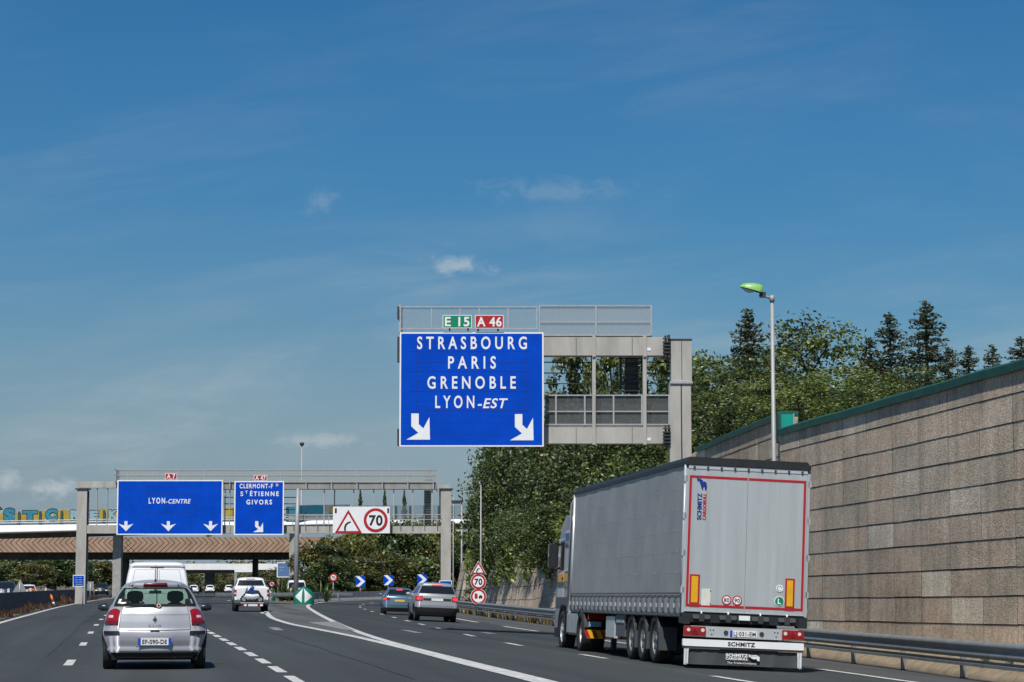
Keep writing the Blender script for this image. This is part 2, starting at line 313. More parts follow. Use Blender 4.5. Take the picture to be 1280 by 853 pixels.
def make_world():
    w = bpy.data.worlds.new('World'); scene.world = w; w.use_nodes = True; N, L = w.node_tree.nodes, w.node_tree.links
    bg = N['Background']
    sky = N.new('ShaderNodeTexSky'); sky.sky_type = 'NISHITA'; sky.sun_disc = False; sky.sun_elevation = R(SUN_EL); sky.sun_rotation = R(180 + SUN_AZ)
    sky.altitude = 200; sky.air_density = SKY['air']; sky.dust_density = SKY['dust']; sky.ozone_density = SKY['ozone']
    tc = N.new('ShaderNodeTexCoord'); sp = N.new('ShaderNodeSeparateXYZ'); L.new(tc.outputs['Generated'], sp.inputs[0])
    def M(op, a, b=None, c=None):
        q = N.new('ShaderNodeMath'); q.operation = op
        for i, t in enumerate((a, b, c)):
            if t is None: continue
            if isinstance(t, (int, float)): q.inputs[i].default_value = t
            else: L.new(t, q.inputs[i])
        return q.outputs[0]
    yy = M('MAXIMUM', sp.outputs[1], .02); u = M('DIVIDE', sp.outputs[0], yy); v = M('DIVIDE', sp.outputs[2], yy)
    def vec(a, b):
        q = N.new('ShaderNodeCombineXYZ'); L.new(a, q.inputs[0]); L.new(b, q.inputs[1]); return q.outputs[0]
    def noise(uu, vv, scale, det=6, rough=.6, dist=0.):
        n = N.new('ShaderNodeTexNoise'); n.inputs['Scale'].default_value = scale; n.inputs['Detail'].default_value = det; n.inputs['Roughness'].default_value = rough; n.inputs['Distortion'].default_value = dist; L.new(vec(uu, vv), n.inputs[0]); return n.outputs[0]
    def mr(s, a, b, lo=0, hi=1, smooth=True):
        q = N.new('ShaderNodeMapRange'); q.interpolation_type = 'SMOOTHSTEP' if smooth else 'LINEAR'
        for i, t in enumerate((a, b, lo, hi)): q.inputs[i + 1].default_value = t
        L.new(s, q.inputs[0]); return q.outputs[0]
    # thin cirrus, stretched sideways and slightly tilted, thicker toward the horizon
    vt = M('ADD', v, M('MULTIPLY', u, -.12))
    c1 = mr(noise(M('MULTIPLY', u, 2.2), M('MULTIPLY', vt, 11), 2.6, 8, .62, .6), .40, .74)
    c2 = mr(noise(M('MULTIPLY', u, 1.2), M('MULTIPLY', vt, 4), 3.1, 5, .55), .36, .60)
    low = mr(v, .02, .19, 1, .16)
    cirrus = M('MULTIPLY', M('MULTIPLY', c1, c2), M('MULTIPLY', low, .9))
    veil = M('MULTIPLY', mr(v, -.02, .185, .97, 0), mr(u, -.06, .16, 1, .42))
    # small fair-weather cumulus
    clouds = [(569, 332, 44, 12, .5), (400, 551, 62, 9, .4), (66, 611, 38, 12, .6), (8, 599, 22, 14, .5), (204, 547, 16, 6, -.35), (184, 570, 10, 5, -.3), (398, 253, 20, 20, .17), (690, 238, 100, 16, .14), (450, 556, 30, 5, -.3), (85, 462, 26, 5, -.16), (268, 511, 14, 5, -.2)]
    n_big = noise(u, M('MULTIPLY', v, 1.5), 95, 8, .66, .4)
    light_c, dark_c = None, None
    for (px, py, rx, ry, a) in clouds:
        d = at(px, py, 1.0); cu, cv = d[0], d[2] - CAM_Z
        ex = M('DIVIDE', M('SUBTRACT', u, cu), rx / F_PX); ey = M('DIVIDE', M('SUBTRACT', v, cv), ry / F_PX)
        rr = M('SQRT', M('ADD', M('MULTIPLY', ex, ex), M('MULTIPLY', ey, ey)))
        k = M('MULTIPLY', mr(M('ADD', rr, M('MULTIPLY', M('SUBTRACT', n_big, .5), 3.2)), 1.25, -.1), abs(a))
        if a > 0: light_c = k if light_c is None else M('MAXIMUM', light_c, k)
        else: dark_c = k if dark_c is None else M('MAXIMUM', dark_c, k)
    def mixc(fac, a, col):
        q = N.new('ShaderNodeMix'); q.data_type = 'RGBA'; L.new(fac, q.inputs[0]); L.new(a, q.inputs[6]); q.inputs[7].default_value = (*col, 1); return q.outputs[2]
    front = mr(sp.outputs[1], .05, .2)
    hsv = N.new('ShaderNodeHueSaturation'); hsv.inputs['Saturation'].default_value = SKY['sat']; hsv.inputs['Value'].default_value = SKY['val']; hsv.inputs['Hue'].default_value = SKY.get('hue', .5); L.new(sky.outputs[0], hsv.inputs['Color']); L.new(mr(v, .06, .26, SKY['val'] * .86, SKY['val']), hsv.inputs['Value']); L.new(mr(v, .06, .26, SKY['sat'] * 1.13, SKY['sat']), hsv.inputs['Saturation'])
    c = mixc(M('MULTIPLY', veil, front), hsv.outputs[0], SKY['veil'])
    c = mixc(M('MULTIPLY', cirrus, front), c, SKY['cirrus'])
    c = mixc(M('MULTIPLY', dark_c, front), c, SKY['dark'])
    c = mixc(M('MULTIPLY', light_c, front), c, SKY['cloud'])
    L.new(c, bg.inputs[0]); bg.inputs[1].default_value = SKY['strength']
SKY = dict(air=1.0, dust=.25, ozone=3.0, sat=1.42, val=1.0, strength=.072, cirrus=(5.6, 6.7, 7.4), veil=(2.9, 4.05, 5.35), dark=(3.0, 4.3, 5.4), cloud=(7.6, 8.2, 8.6))
make_world()
scene.view_settings.view_transform = 'Standard'; scene.view_settings.look = 'None'; scene.view_settings.gamma = 1; scene.view_settings.use_curve_mapping = False; scene.view_settings.exposure = 0.0
scene.cycles.max_bounces = 8; scene.cycles.transparent_max_bounces = 16; scene.cycles.use_denoising = True
# ================================================================ SETTING: ground and roads
def frange(a, b, st):
    out = []; t = a
    while t < b - 1e-6: out.append(t); t += st
    out.append(b); return out
def make_ground():
    xs = [-4000, -1500, -600, -300, -180, -120, -90] + frange(-75, 30, 2.5) + [40, 60, 90, 140, 250, 600, 1500, 4000]
    ys = [-400, -100, -40] + frange(-20, 240, 5) + [260, 290, 330, 380, 450, 560, 700, 900, 1300, 2500, 6000]
    mb = MB(); mb.grid([[(x, y, (ground_z(x, y) if y < 300 else 0) - .06 - (.0 if y < 300 else .03)) for x in xs] for y in ys], 'ground_soil')
    tag(mb.build('ground'), kind='structure')
make_ground()
def sheet(name, lf, rf, y0, y1, lift, m, nx=14, step=4.0):
    ys = frange(y0, y1, step); mb = MB(); uv = []; rows = []
    for y in ys:
        a, b = lf(y), rf(y); row = []
        for i in range(nx + 1):
            x = a + (b - a) * i / nx; row.append((x, y, ground_z(x, y) + lift)); uv.append((x - left_edge(y), y))
        rows.append(row)
    mb.grid(rows, m); o = mb.build(name, uv=uv); tag(o, kind='structure'); return o
sheet('road', lambda y: left_edge(y) - .9, lambda y: rail_x(y) + .35, -25, 172, 0, 'asphalt', 40)
sheet('main_road', lambda y: left_edge(y) - .9, lambda y: left_edge(y) + 15.0 + max(0, (190 - y)) * .12, 172, 900, 0, 'asphalt', 16, 12)
sheet('slip_road', lambda y: sep(y) - .9, lambda y: rail_x(y) + .35, 172, 300, 0, 'asphalt', 12, 4)
sheet('opposite_road', lambda y: left_edge(y) - 15.5, lambda y: left_edge(y) - 2.6, -25, 700, 0, 'asphalt', 8, 12)
sheet('hard_shoulder', lambda y: right_edge(y) + .22, lambda y: rail_x(y) + .30, -20, 200, .004, 'shoulder_asphalt', 10)
sheet('gore_surface', lambda y: gore_left(y) + .16, lambda y: sep(y) - .16, 55, 172, .004, 'worn_asphalt', 6)

def ribbon(name, pts, w, m='road_paint', lift=.009):
    """painted stripe through ground points"""
    mb = MB(); rows = []
    for i, (x, y) in enumerate(pts):
        a = pts[max(i - 1, 0)]; b = pts[min(i + 1, len(pts) - 1)]
        dx, dy = b[0] - a[0], b[1] - a[1]; l = math.hypot(dx, dy) or 1; nx, ny = -dy / l * w / 2, dx / l * w / 2
        rows.append([(x + nx, y + ny, ground_z(x + nx, y + ny) + lift), (x - nx, y - ny, ground_z(x - nx, y - ny) + lift)])
    mb.grid(rows, m, flip=True); return tag(mb.build(name), kind='structure')
def along(fn, y0, y1, step=2.5): return [(fn(y), y) for y in frange(y0, y1, step)]
ribbon('edge_line', along(left_edge, -20, 420), .22)
ribbon('gore_line', along(gore_left, -20, 170) + [(-18.55, 173), (-18.3, 175.5), (-17.8, 177.5), (-17.0, 178.6), (-16.2, 179)], .25)
ribbon('gore_line', along(sep, 4, 330), .25)
for a, b in ((15, 48.4), (58, 81), (86.5, 96), (105, 122), (131, 150), (160, 180), (190, 300)): ribbon('edge_line', along(right_edge, a, b, 2), .22)
for k in range(-3, 32): ribbon('lane_line', along(lambda y: left_edge(y) + 3.62, 41.2 + 13 * k - 1.5, 41.2 + 13 * k + 1.5, 1.5), .16)
for k in range(-7, 29): ribbon('lane_line', along(lambda y: left_edge(y) + 7.12, 33.8 + 4.12 * k - 1.35, 33.8 + 4.12 * k + 1.35, 1.35), .17)
for y in (27, 38.2, 50.6, 60.4, 71.4, 82, 91, 100, 110, 122, 134, 146, 158, 170, 182, 194): ribbon('lane_line', along(lambda q: sep(q) + 3.6 + (.35 if q < 55 else 0), y - 1.5, y + 1.5, 1.5), .17)
for px, py, l in ((514.8, 789.9, 2.2), (345, 786.5, 2.5), (610, 791.8, 1.2)):
    h = hit(px, py); ribbon('worn_mark', [(h[0] + .15 * l, h[1] - l), (h[0] - .15 * l, h[1] + l)], .3, 'faded_paint')
for px, py in ((329.5, 766.5), (286, 751)):
    h = hit(px, py); ribbon('lane_line', [(h[0] + .3, h[1] - 2.5), (h[0] - .3, h[1] + 2.5)], .3)
mb = MB(); q = [hit(*p) for p in ((384, 778.5), (420, 777.5), (445, 789.5), (428, 787.5))]
mb.add([(a[0], a[1], ground_z(a[0], a[1]) + .013) for a in q], [(3, 2, 1, 0)], 'faded_paint'); tag(mb.build('gore_marking'), kind='structure')

# tar seams and patches on the carriageway
rng = random.Random(4)
def seam(fn, y0, y1, w=.05):
    ribbon('tar_seam', [(fn(y) + rng.uniform(-.03, .03), y) for y in frange(y0, y1, 3)], w, 'black_gap', .006)
mat('tar', (.034, .037, .038), .7)
MATS['black_gap_road'] = MATS['tar']
for off, a, b in ((3.1, 45, 160), (8.9, 34, 70)): ribbon('tar_seam', [(left_edge(y) + off + rng.uniform(-.04, .04), y) for y in frange(a, b, 3)], .03, 'tar', .006)

# embankment held by the wall on the right
WALL_NEAR = [(14.95, 20.0), (12.05, 40.0), (10.86, 48.3), (9.40, 58.0), (7.96, 67.2)]
WALL_BACK = [(8.50, 71.6), (8.43, 72.5), (8.0, 79.0), (7.35, 89.5)]
WALL_FAR = [(6.85, 89.9), (6.2, 94.0), (4.7, 104.0), (2.9, 118), (1.0, 133.0), (-.9, 150), (-2.1, 160.0), (-3.7, 174), (-4.5, 185.0), (-4.3, 200), (-3.3, 215.0), (-.3, 240.0), (6, 270)]
def wall_top(y): return interp([(20, 6.25), (48, 6.09), (67.2, 5.92), (69, 5.92), (69.1, 6.75), (89.6, 6.72), (96, 6.0), (105, 4.8), (130, 3.7), (200, 3.2), (270, 3.0)], y)
def wall_line(y):
    for seg in (WALL_NEAR, WALL_BACK, WALL_FAR):
        if y <= seg[-1][1]: return interp([(b, a) for a, b in seg], y)
    return 6
mb = MB(); rows = []
for y in frange(-10, 270, 4):
    x0 = wall_line(max(y, 20)) + (0.45 if y > 20 else (20 - y) * .145 + .45); t = wall_top(max(y, 20)) - .35
    rows.append([(x0, y, t), (x0 + 4, y, t + .2), (x0 + 12, y, t + .5), (x0 + 40, y, t + .6), (x0 + 90, y, t - 1), (x0 + 160, y, -.6)])
mb.grid(rows, 'grass_soil'); tag(mb.build('embankment'), kind='structure')
mb = MB()
# sloping ground behind the slip road's outer kerb, under the shrubs
rows = []
for y in frange(222, 300, 6):
    a, b = sep(y) - 1.6, left_edge(y) + 17; w = a - b; rows.append([(a, y, -.1), (a - .2 * w, y, .35), (a - .5 * w, y, .9), (a - .8 * w, y, .4), (b, y, -.12)])
mb.grid(rows, 'grass_soil', flip=True); tag(mb.build('hill'), kind='structure')
rows = []; mb = MB()
for y in frange(120, 520, 20):
    e = left_edge(y) - 16.5; rows.append([(e, y, -.1), (e - 4, y, .9), (e - 14, y, 1.9), (e - 60, y, 2.2), (e - 90, y, -.3)])
mb.grid(rows, 'ground_soil', flip=True); tag(mb.build('bank'), kind='structure')

# ================================================================ retaining walls
def retaining_wall(label, pts, course, panel, coping, base=-.75, seed=1, batter=0.0):
    rg = random.Random(seed)
    # resample the path into panel lengths
    P = []; L = [0]
    for a, b in zip(pts, pts[1:]): L.append(L[-1] + math.hypot(b[0] - a[0], b[1] - a[1]))
    n = max(1, round(L[-1] / panel)); tabx = list(zip(L, [p[0] for p in pts])); taby = list(zip(L, [p[1] for p in pts]))
    st = [L[-1] * i / n for i in range(n + 1)]; P = [(interp(tabx, s), interp(taby, s)) for s in st]
    root = thing('retaining_wall', label, 'wall', (P[0][0], P[0][1], base))
    mb = MB()
    def nrm(i):
        a = P[max(i - 1, 0)]; b = P[min(i + 1, n)]; dx, dy = b[0] - a[0], b[1] - a[1]; l = math.hypot(dx, dy); return (-dy / l, dx / l)
    top = [wall_top(p[1]) for p in P]
    nc = max(1, math.ceil((max(top) - base) / course))
    for i in range(n):
        (ax, ay), (bx, by) = P[i], P[i + 1]; na, nb = nrm(i), nrm(i + 1)
        for k in range(nc):
            za0 = top[i] - course * (k + 1) + .009; za1 = top[i] - course * k - .009; zb0 = top[i + 1] - course * (k + 1) + .009; zb1 = top[i + 1] - course * k - .009
            if za1 < base: continue
            ja, jb = rg.uniform(-.007, .007), rg.uniform(-.007, .007); za0 += ja; za1 += ja; zb0 += jb; zb1 += jb
            e = .0015; ux, uy = (bx - ax), (by - ay); l = math.hypot(ux, uy); ux, uy = ux / l * e, uy / l * e
            o = rg.uniform(-.001, .001)
            def pt(x, y, nn, d, z, s): return (x + nn[0] * d + ux * s, y + nn[1] * d + uy * s, z)
            fb, ft = .062 + o + batter * course * (k + 1), .050 + o + batter * course * k
            vs = [pt(ax, ay, na, fb, za0, 1), pt(bx, by, nb, fb, zb0, -1), pt(bx, by, nb, ft, zb1, -1), pt(ax, ay, na, ft, za1, 1),
                  pt(ax, ay, na, -.05, za0, 1), pt(bx, by, nb, -.05, zb0, -1), pt(bx, by, nb, -.05, zb1, -1), pt(ax, ay, na, -.05, za1, 1)]
            w = rg.choice((.01, .014, .02, .03)) / l; q0 = tuple(a + (b - a) * w for a, b in zip(vs[0], vs[1])); q3 = tuple(a + (b - a) * w for a, b in zip(vs[3], vs[2]))
            mb.add(vs + [q0, q3], [(8, 9, 2, 1), (3, 7, 6, 2, 9), (0, 8, 1, 5, 4), (1, 2, 6, 5)], 'wall_concrete'); mb.add([vs[0], vs[3], q3, q0, vs[4], vs[7]], [(0, 1, 2, 3), (0, 4, 5, 1)], 'dark_concrete')
    # core behind the facing
    rows = []
    for i in range(n + 1):
        x, y = P[i]; nn = nrm(i); rows.append([(x - nn[0] * .06 , y - nn[1] * .06, base), (x - nn[0] * .06, y - nn[1] * .06, top[i] - .01), (x - nn[0] * .5, y - nn[1] * .5, top[i] - .01), (x - nn[0] * .5, y - nn[1] * .5, base)])
    mb.grid(rows, 'dark_concrete', smooth=False)
    mb.add(rows[0], [(0, 1, 2, 3)], 'wall_concrete'); mb.add(rows[-1], [(3, 2, 1, 0)], 'wall_concrete')
    mb.build('facing', root)
    if coping:
        mb = MB(); rows = []
        for i in range(n + 1):
            x, y = P[i]; nn = nrm(i); w = rg.uniform(-.015, .015)
            prof = [(.13, -.15), (.14, .03), (.03, .09), (-.52, .09), (-.52, -.1), (.09, -.1), (.13, -.15)]
            rows.append([(x + nn[0] * d, y + nn[1] * d, top[i] + z + w) for d, z in prof])
        mb.grid(rows, 'coping_green', smooth=False); mb.add(rows[0][:-1], [tuple(range(6))], 'coping_green'); mb.add(rows[-1][:-1], [tuple(range(6))[::-1]], 'coping_green')
        mb.build('coping', root)
    return root
wn = retaining_wall('long brown concrete panel wall with green coping behind the near guard rail', WALL_NEAR, .615, 2.05, True, seed=3)
wb = retaining_wall('set back brown panel wall with green coping and green end box behind the street lamp', WALL_BACK, .66, 2.1, True, seed=5)
a = at(976.9, 540, 70.6); b = at(991.4, 518, 70.6)
mb = MB(); mb.bbox(a[0], b[0], 70.6, 71.5, a[2] - .3, b[2], 'panel_green', .02); mb.box(b[0] + .001, b[0] + .03, 70.55, 71.5, a[2] - .3, b[2] + .02, 'galvanised'); mb.box(a[0] - .07, a[0] - .001, 70.65, 71.5, a[2] - .3, b[2], 'coping_green'); mb.build('end_box', wb)
wf = retaining_wall('low panel wall under trees and creeper behind the round speed limit signs', [(x + .5, y) for x, y in WALL_FAR], .78, 2.6, False, seed=8, batter=.2)
# rough sloping kerb at the foot of the near wall
mb = MB(); rows = []; rg = random.Random(2)
for y in frange(18, 92, .8):
    x = wall_line(min(y, 89.4)) if not (67.2 < y < 71.7) else 8.3; j = rg.uniform(-.05, .05)
    x0 = rail_x(y) + .42 + j; x1 = min(x - .16, x0 + .95); g = ground_z(x0, y)
    rows.append([(x0, y, g - .1), (x0 + .02, y, g + .03), (x0 + .10, y, g + .09 + j * .4), ((x0 + x1) / 2, y, g + .27 + j * .5), (x1, y, g + .40 + j * .5), (x - .05, y, g + .41)])
mb.grid(rows, 'kerb_concrete'); tag(mb.build('kerb'), kind='structure')

# ================================================================ guard rails and barriers
def guard_rail(label, fn, ys, y0, y1, rub=True):
    root = thing('guard_rail', label, 'guard rail', (fn(y0), y0, ground_z(fn(y0), y0)))
    beam = [(.0, .44), (-.075, .475), (-.085, .53), (-.02, .585), (-.02, .615), (-.085, .67), (-.075, .73), (-.0, .775)]
    rows = []; low = []
    for y in frange(y0, y1, 2):
        x = fn(y); g = ground_z(x, y); d = fn(y + .5) - fn(y - .5); l = math.hypot(d, 1); nx, ny = 1 / l, -d / l
        rows.append([(x + nx * (p - .10), y + ny * (p - .10), g + z) for p, z in beam + [(.02, .76), (.02, .46)]])
        low.append([(x + nx * (p - .06), y + ny * (p - .06), g + z) for p, z in [(.05, .27), (-.10, .28), (-.10, .34), (-.02, .385), (.05, .39)]])
    mb = MB(); mb.grid(rows, 'rail_steel'); mb.build('beam', root)
    if rub: mb = MB(); mb.grid(low, 'rail_steel', smooth=False); mb.build('lower_rail', root)
    for y in ys:
        x = fn(y); g = ground_z(x, y); mb = MB()
        mb.box(x - .01, x + .10, y - .055, y - .045, g - .3, g + .74, 'rail_steel'); mb.box(x - .01, x + .10, y + .045, y + .055, g - .3, g + .74, 'rail_steel'); mb.box(x + .09, x + .10, y - .044, y + .044, g - .3, g + .74, 'rail_steel'); mb.box(x - .03, x + .12, y - .1, y + .1, g, g + .02, 'dark_steel')
        for dy in (-.02, .02): mb.box(x - .03, x - .011, y + dy - .008, y + dy + .008, g + .585, g + .61, 'galvanised')
        mb.build('post', root)
    return root
guard_rail('grey steel guard rail with lower rail running along the right shoulder', rail_x, [18, 22, 26, 30, 34, 38, 41.5, 46.1, 51.1, 55.5, 60, 64.2, 68.5, 73, 77.5, 82, 86.5, 91, 95.5, 100, 104.5, 109, 113.5, 118, 122.5, 127, 131.5, 136, 140.5, 145, 150, 155, 160, 165, 170, 180, 190, 200, 210, 220], 12, 240)

def concrete_barrier(name, label, fn, y0, y1, h, m, step=3.0):
    root = thing(name, label, 'barrier', (fn(y0), y0, 0))
    mb = MB(); prof = [(.30, 0), (.30, .08), (.17, .30), (.10, h), (-.10, h), (-.17, .30), (-.30, .08), (-.30, 0)]
    ys = frange(y0, y1, step)
    for a, b in zip(ys, ys[1:]):
        rows = []
        for y in (a + .02, b - .02):
            x = fn(y); g = ground_z(x, y) - .05; rows.append([(x + p, y, g + z) for p, z in prof])
        mb.grid(rows, m, smooth=False); mb.add(rows[0], [tuple(range(8))], m); mb.add(rows[1], [tuple(range(8))[::-1]], m)
    rows = []
    for y in ys:
        x = fn(y); g = ground_z(x, y) - .05; rows.append([(x + p * .8, y, g + z * .97) for p, z in prof])
    mb.grid(rows, m, smooth=False)
    mb.build('wall_body', root); return root
left_bar = concrete_barrier('concrete_barrier', 'dark concrete central barrier along the left edge of the carriageway', lambda y: left_edge(y) - 1.35, 20, 232, 1.08, 'dark_concrete', 4)
concrete_barrier('concrete_barrier', 'weathered concrete barrier curving round the outside of the slip road', lambda y: sep(y) - .95, 168, 300, .85, 'concrete', 3)

# ================================================================ overpasses
def overpass():
    Y = 275; root = thing('overpass', 'bridge with tan chevron ribbed fascia crossing the motorway', 'bridge', (gx(200, Y), Y, 0))
    xl, xr = gx(-60, Y), gx(404, Y); zt, zb, zs = gz(671.5, Y), gz(690.5, Y), gz(698.5, Y)
    mb = MB(); mb.box(xl, xr, Y, Y + .4, zb, zt, 'tan_concrete')
    mid = gx(157, Y); per = .66; x = xl + .3; h1 = zb + (zt - zb) * .62
    while x < xr - 1.2:
        sgn = -1 if x < mid else 1; w = .085
        for (za, zc, s) in ((h1, zt - .03, 1 if sgn < 0 else -1), (zb + .03, h1, -1 if sgn < 0 else 1)):
            hh = zc - za; sh = hh * 1.05 * s
            x0 = x if s > 0 else x - sh
            if sgn < 0 and za == h1: x0 = x
            xa, xc = (x, x + sh) if za == h1 else (x - sh, x)
            mb.add([(xa, Y - .012, za), (xa + w, Y - .012, za), (xc + w, Y - .012, zc), (xc, Y - .012, zc)], [(0, 1, 2, 3)], 'black_gap')
        x += per
    mb.build('fascia', root)
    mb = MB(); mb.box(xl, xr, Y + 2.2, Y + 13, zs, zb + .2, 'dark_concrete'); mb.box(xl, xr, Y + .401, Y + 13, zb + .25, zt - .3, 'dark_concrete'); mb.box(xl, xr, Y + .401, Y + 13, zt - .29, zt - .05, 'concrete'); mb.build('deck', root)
    for px, w, yy, m in ((155, 9, Y + 6, 'dark_concrete'), (318.5, 6, Y + 11, 'dark_concrete')):
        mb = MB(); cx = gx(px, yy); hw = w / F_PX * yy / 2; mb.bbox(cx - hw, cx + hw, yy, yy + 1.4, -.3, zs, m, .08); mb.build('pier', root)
    mb = MB(); mb.box(xr - .5, xr + 6, Y + .6, Y + 13, -.5, zt - .4, 'concrete'); mb.build('abutment', root)
overpass()

def ramp_point(px, py): # the far ramp runs away to the right
    u = interp([(-60, 256), (370, 262), (640, 300)], px); return at(px, py, u)
def far_ramp():
    root = thing('ramp_bridge', 'rising ramp bridge with smooth white parapet behind the chevron bridge', 'bridge', ramp_point(200, 700))
    mb = MB(); rows = []
    for px in frange(-60, 640, 50):
        top = interp([(-60, 657.2), (0, 656.6), (95, 655.2), (370, 650.5), (590, 648.5), (640, 648.2)], px); bot = interp([(-60, 668), (0, 667), (95, 664.5), (370, 657), (590, 655.2), (640, 655)], px)
        a = ramp_point(px, top); b = ramp_point(px, bot); h = a[2] - b[2]
        rows.append([(a[0], a[1] + 9, a[2] - .05), (a[0], a[1] + 1.5, a[2]), (a[0], a[1] + 1.2, a[2] - .03 * h), (a[0], a[1] + .35, b[2] + .52 * h), (a[0], a[1] + .08, b[2] + .3 * h), (a[0], a[1], b[2] + .16 * h), (a[0], a[1] + .08, b[2] + .05 * h), (a[0], a[1] + .5, b[2]), (a[0], a[1] + 9, b[2])])
    mb.grid(rows, 'white_concrete'); mb.build('parapet', root)
    mb = MB(); g = []
    for r in rows:
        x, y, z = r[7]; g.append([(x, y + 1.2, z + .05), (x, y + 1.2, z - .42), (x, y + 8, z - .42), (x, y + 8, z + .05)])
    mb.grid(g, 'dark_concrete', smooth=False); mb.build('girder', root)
    for px, w in ((142.5, 10.5), (250, 0), (363, 7), (575, 9)):
        if w: p = ramp_point(px, 664); mb = MB(); h = w / F_PX * p[1] / 2; mb.bbox(p[0] - h, p[0] + h, p[1] + 2.2, p[1] + 3.4, -.5, p[2] - .2, 'concrete', .08); mb.build('pier', root)
far_ramp()

def far_bridge():
    Y = 430; root = thing('road_bridge', 'distant low bridge with white edge beam and railing seen under the overpass', 'bridge', (gx(250, Y), Y, 0))
    xl, xr = gx(-20, Y), gx(368, Y); mb = MB()
    zt, zb = gz(704.8, Y), gz(712.5, Y)
    mb.bbox(xl, xr, Y, Y + .8, zb, zt, 'white_concrete', .15); mb.build('edge_beam', root)
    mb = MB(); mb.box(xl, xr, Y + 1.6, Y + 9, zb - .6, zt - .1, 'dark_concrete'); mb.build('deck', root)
    mb = MB(); x = xl
    while x < xr: mb.box(x - .05, x + .05, Y + .3, Y + .4, zt, zt + 1.25, 'galvanised'); x += 3
    for k in (.5, 1.2): mb.box(xl, xr, Y + .29, Y + .41, zt + k, zt + k + .1, 'galvanised')
    mb.build('railing', root)
    for px in (259, 60, 350):
        mb = MB(); cx = gx(px, Y); mb.box(cx - .75, cx + .75, Y + 3, Y + 5, -.5, zb - .6, 'dark_concrete'); mb.build('pier', root)
far_bridge()

# graffiti wall standing on the ramp
def noise_wall():
    o = ramp_point(60, 655); root = thing('noise_barrier', 'graffiti covered noise barrier with blue letters on yellow standing on the ramp', 'noise barrier', o)
    mb = MB(); rows = []
    def base(px): return interp([(-60, 657), (0, 656), (95, 654.5), (370, 650), (440, 649)], px)
    def P(px, dy, out=0.0):
        q = ramp_point(px, base(px) + dy); return (q[0], q[1] + 1.9 - out, q[2])
    pxs = frange(-60, 436, 12)
    mb.grid([[P(p, 1), P(p, -19)] for p in pxs], 'barrier_panel', flip=True, smooth=False); mb.grid([[(P(p, 1)[0], P(p, 1)[1] + .15, P(p, 1)[2]), (P(p, -19)[0], P(p, -19)[1] + .15, P(p, -19)[2])] for p in pxs], 'barrier_panel', smooth=False)
    for a, b, hi, m in ((-8, 24, -15, 'yellow_paint'), (24, 52, -17, 'yellow_paint'), (62, 83, -18, 'yellow_paint'), (84, 98, -11, 'yellow_paint'), (108, 132, -18, 'yellow_paint'), (140, 150, -14, 'yellow_paint'), (279, 290, -17, 'yellow_paint'), (356, 366, -17, 'teal_paint'), (366, 404, -18.5, 'teal_paint'), (404, 414, -10, 'pale_teal'), (410, 418, -17, 'yellow_paint'), (425, 434, -17, 'teal_paint')):
        mb.grid([[P(p, -4 if m == 'yellow_paint' else -7, .03), P(p, hi + rng.uniform(-.8, .8), .03)] for p in frange(a, b, 3)], m, flip=True, smooth=False)
    def letter(ch, px, hpx, m, b, w=14):
        c = P(px, -6.5 - hpx / 2, 0); h = hpx * c[1] / F_PX; d = (P(px + 5, 0)[0] - P(px - 5, 0)[0], P(px + 5, 0)[1] - P(px - 5, 0)[1]); l = math.hypot(*d); r = (d[0] / l, d[1] / l, 0)
        W = w * c[1] / F_PX; mb.text(ch, 'outline_paint', c, height=h * 1.05, width=W * 1.1, right=r, bold=b + .045, off=.06); mb.text(ch, m, c, height=h, width=W, right=r, bold=b, off=.09)
    for ch, px, h, m, b, w in (('S', 7, 13, 'teal_paint', .075, 14), ('T', 33, 10, 'teal_paint', .085, 18), ('C', 60, 11.5, 'teal_paint', .075, 14.5), ('R', 90, 10, 'pale_teal', .07, 12), ('E', 114, 9, 'pale_teal', .07, 11), ('K', 138, 9.5, 'pale_teal', .07, 11)): letter(ch, px, h, m, b, w)
    mb.build('panel', root)
    for px in (19.5, 46, 73, 126.5, 153, 290, 357, 378, 434):
        q = P(px, 0, .12); h = 16.5 * q[1] / F_PX; mb = MB(); mb.box(q[0] - .13, q[0] + .13, q[1] - .12, q[1], q[2] - .2, q[2] + h, 'post_teal'); mb.build('post', root)
    mb = MB()
    for dy in (-2.5, -5): mb.tube([P(p, dy, .25) for p in pxs], .05, 'galvanised', 5)
    mb.build('handrail', root)
noise_wall()
def clear_screen():
    root = thing('glass_screen', 'clear panelled screen on the ramp beyond the graffiti wall', 'screen', ramp_point(500, 650))
    def P(px, py, o=0): q = ramp_point(px, py); return (q[0], q[1] + 1.9 - o, q[2])
    pxs = frange(440, 640, 9); mb = MB(); mb.grid([[P(p, 648.6), P(p, 631)] for p in pxs], 'clear_panel', flip=True, smooth=False); mb.build('pane', root)
    for p in pxs[::2]:
        q = P(p, 648.6, .1); mb = MB(); mb.box(q[0] - .14, q[0] + .14, q[1] - .1, q[1], q[2] - .1, P(p, 632)[2], 'post_teal'); mb.build('post', root)
    mb = MB(); mb.tube([P(p, 643, .2) for p in pxs], .06, 'galvanised', 5); mb.tube([P(p, 646, .2) for p in pxs], .06, 'galvanised', 5); mb.build('handrail', root)
clear_screen()

# ================================================================ gantries and their sign panels
def pxbox(mb, x0, y0, x1, y1, Y, d, m, bev=0):
    a = at(x0, y1, Y); b = at(x1, y0, Y)
    (mb.bbox(a[0], b[0], Y, Y + d, a[2], b[2], m, bev) if bev else mb.box(a[0], b[0], Y, Y + d, a[2], b[2], m))

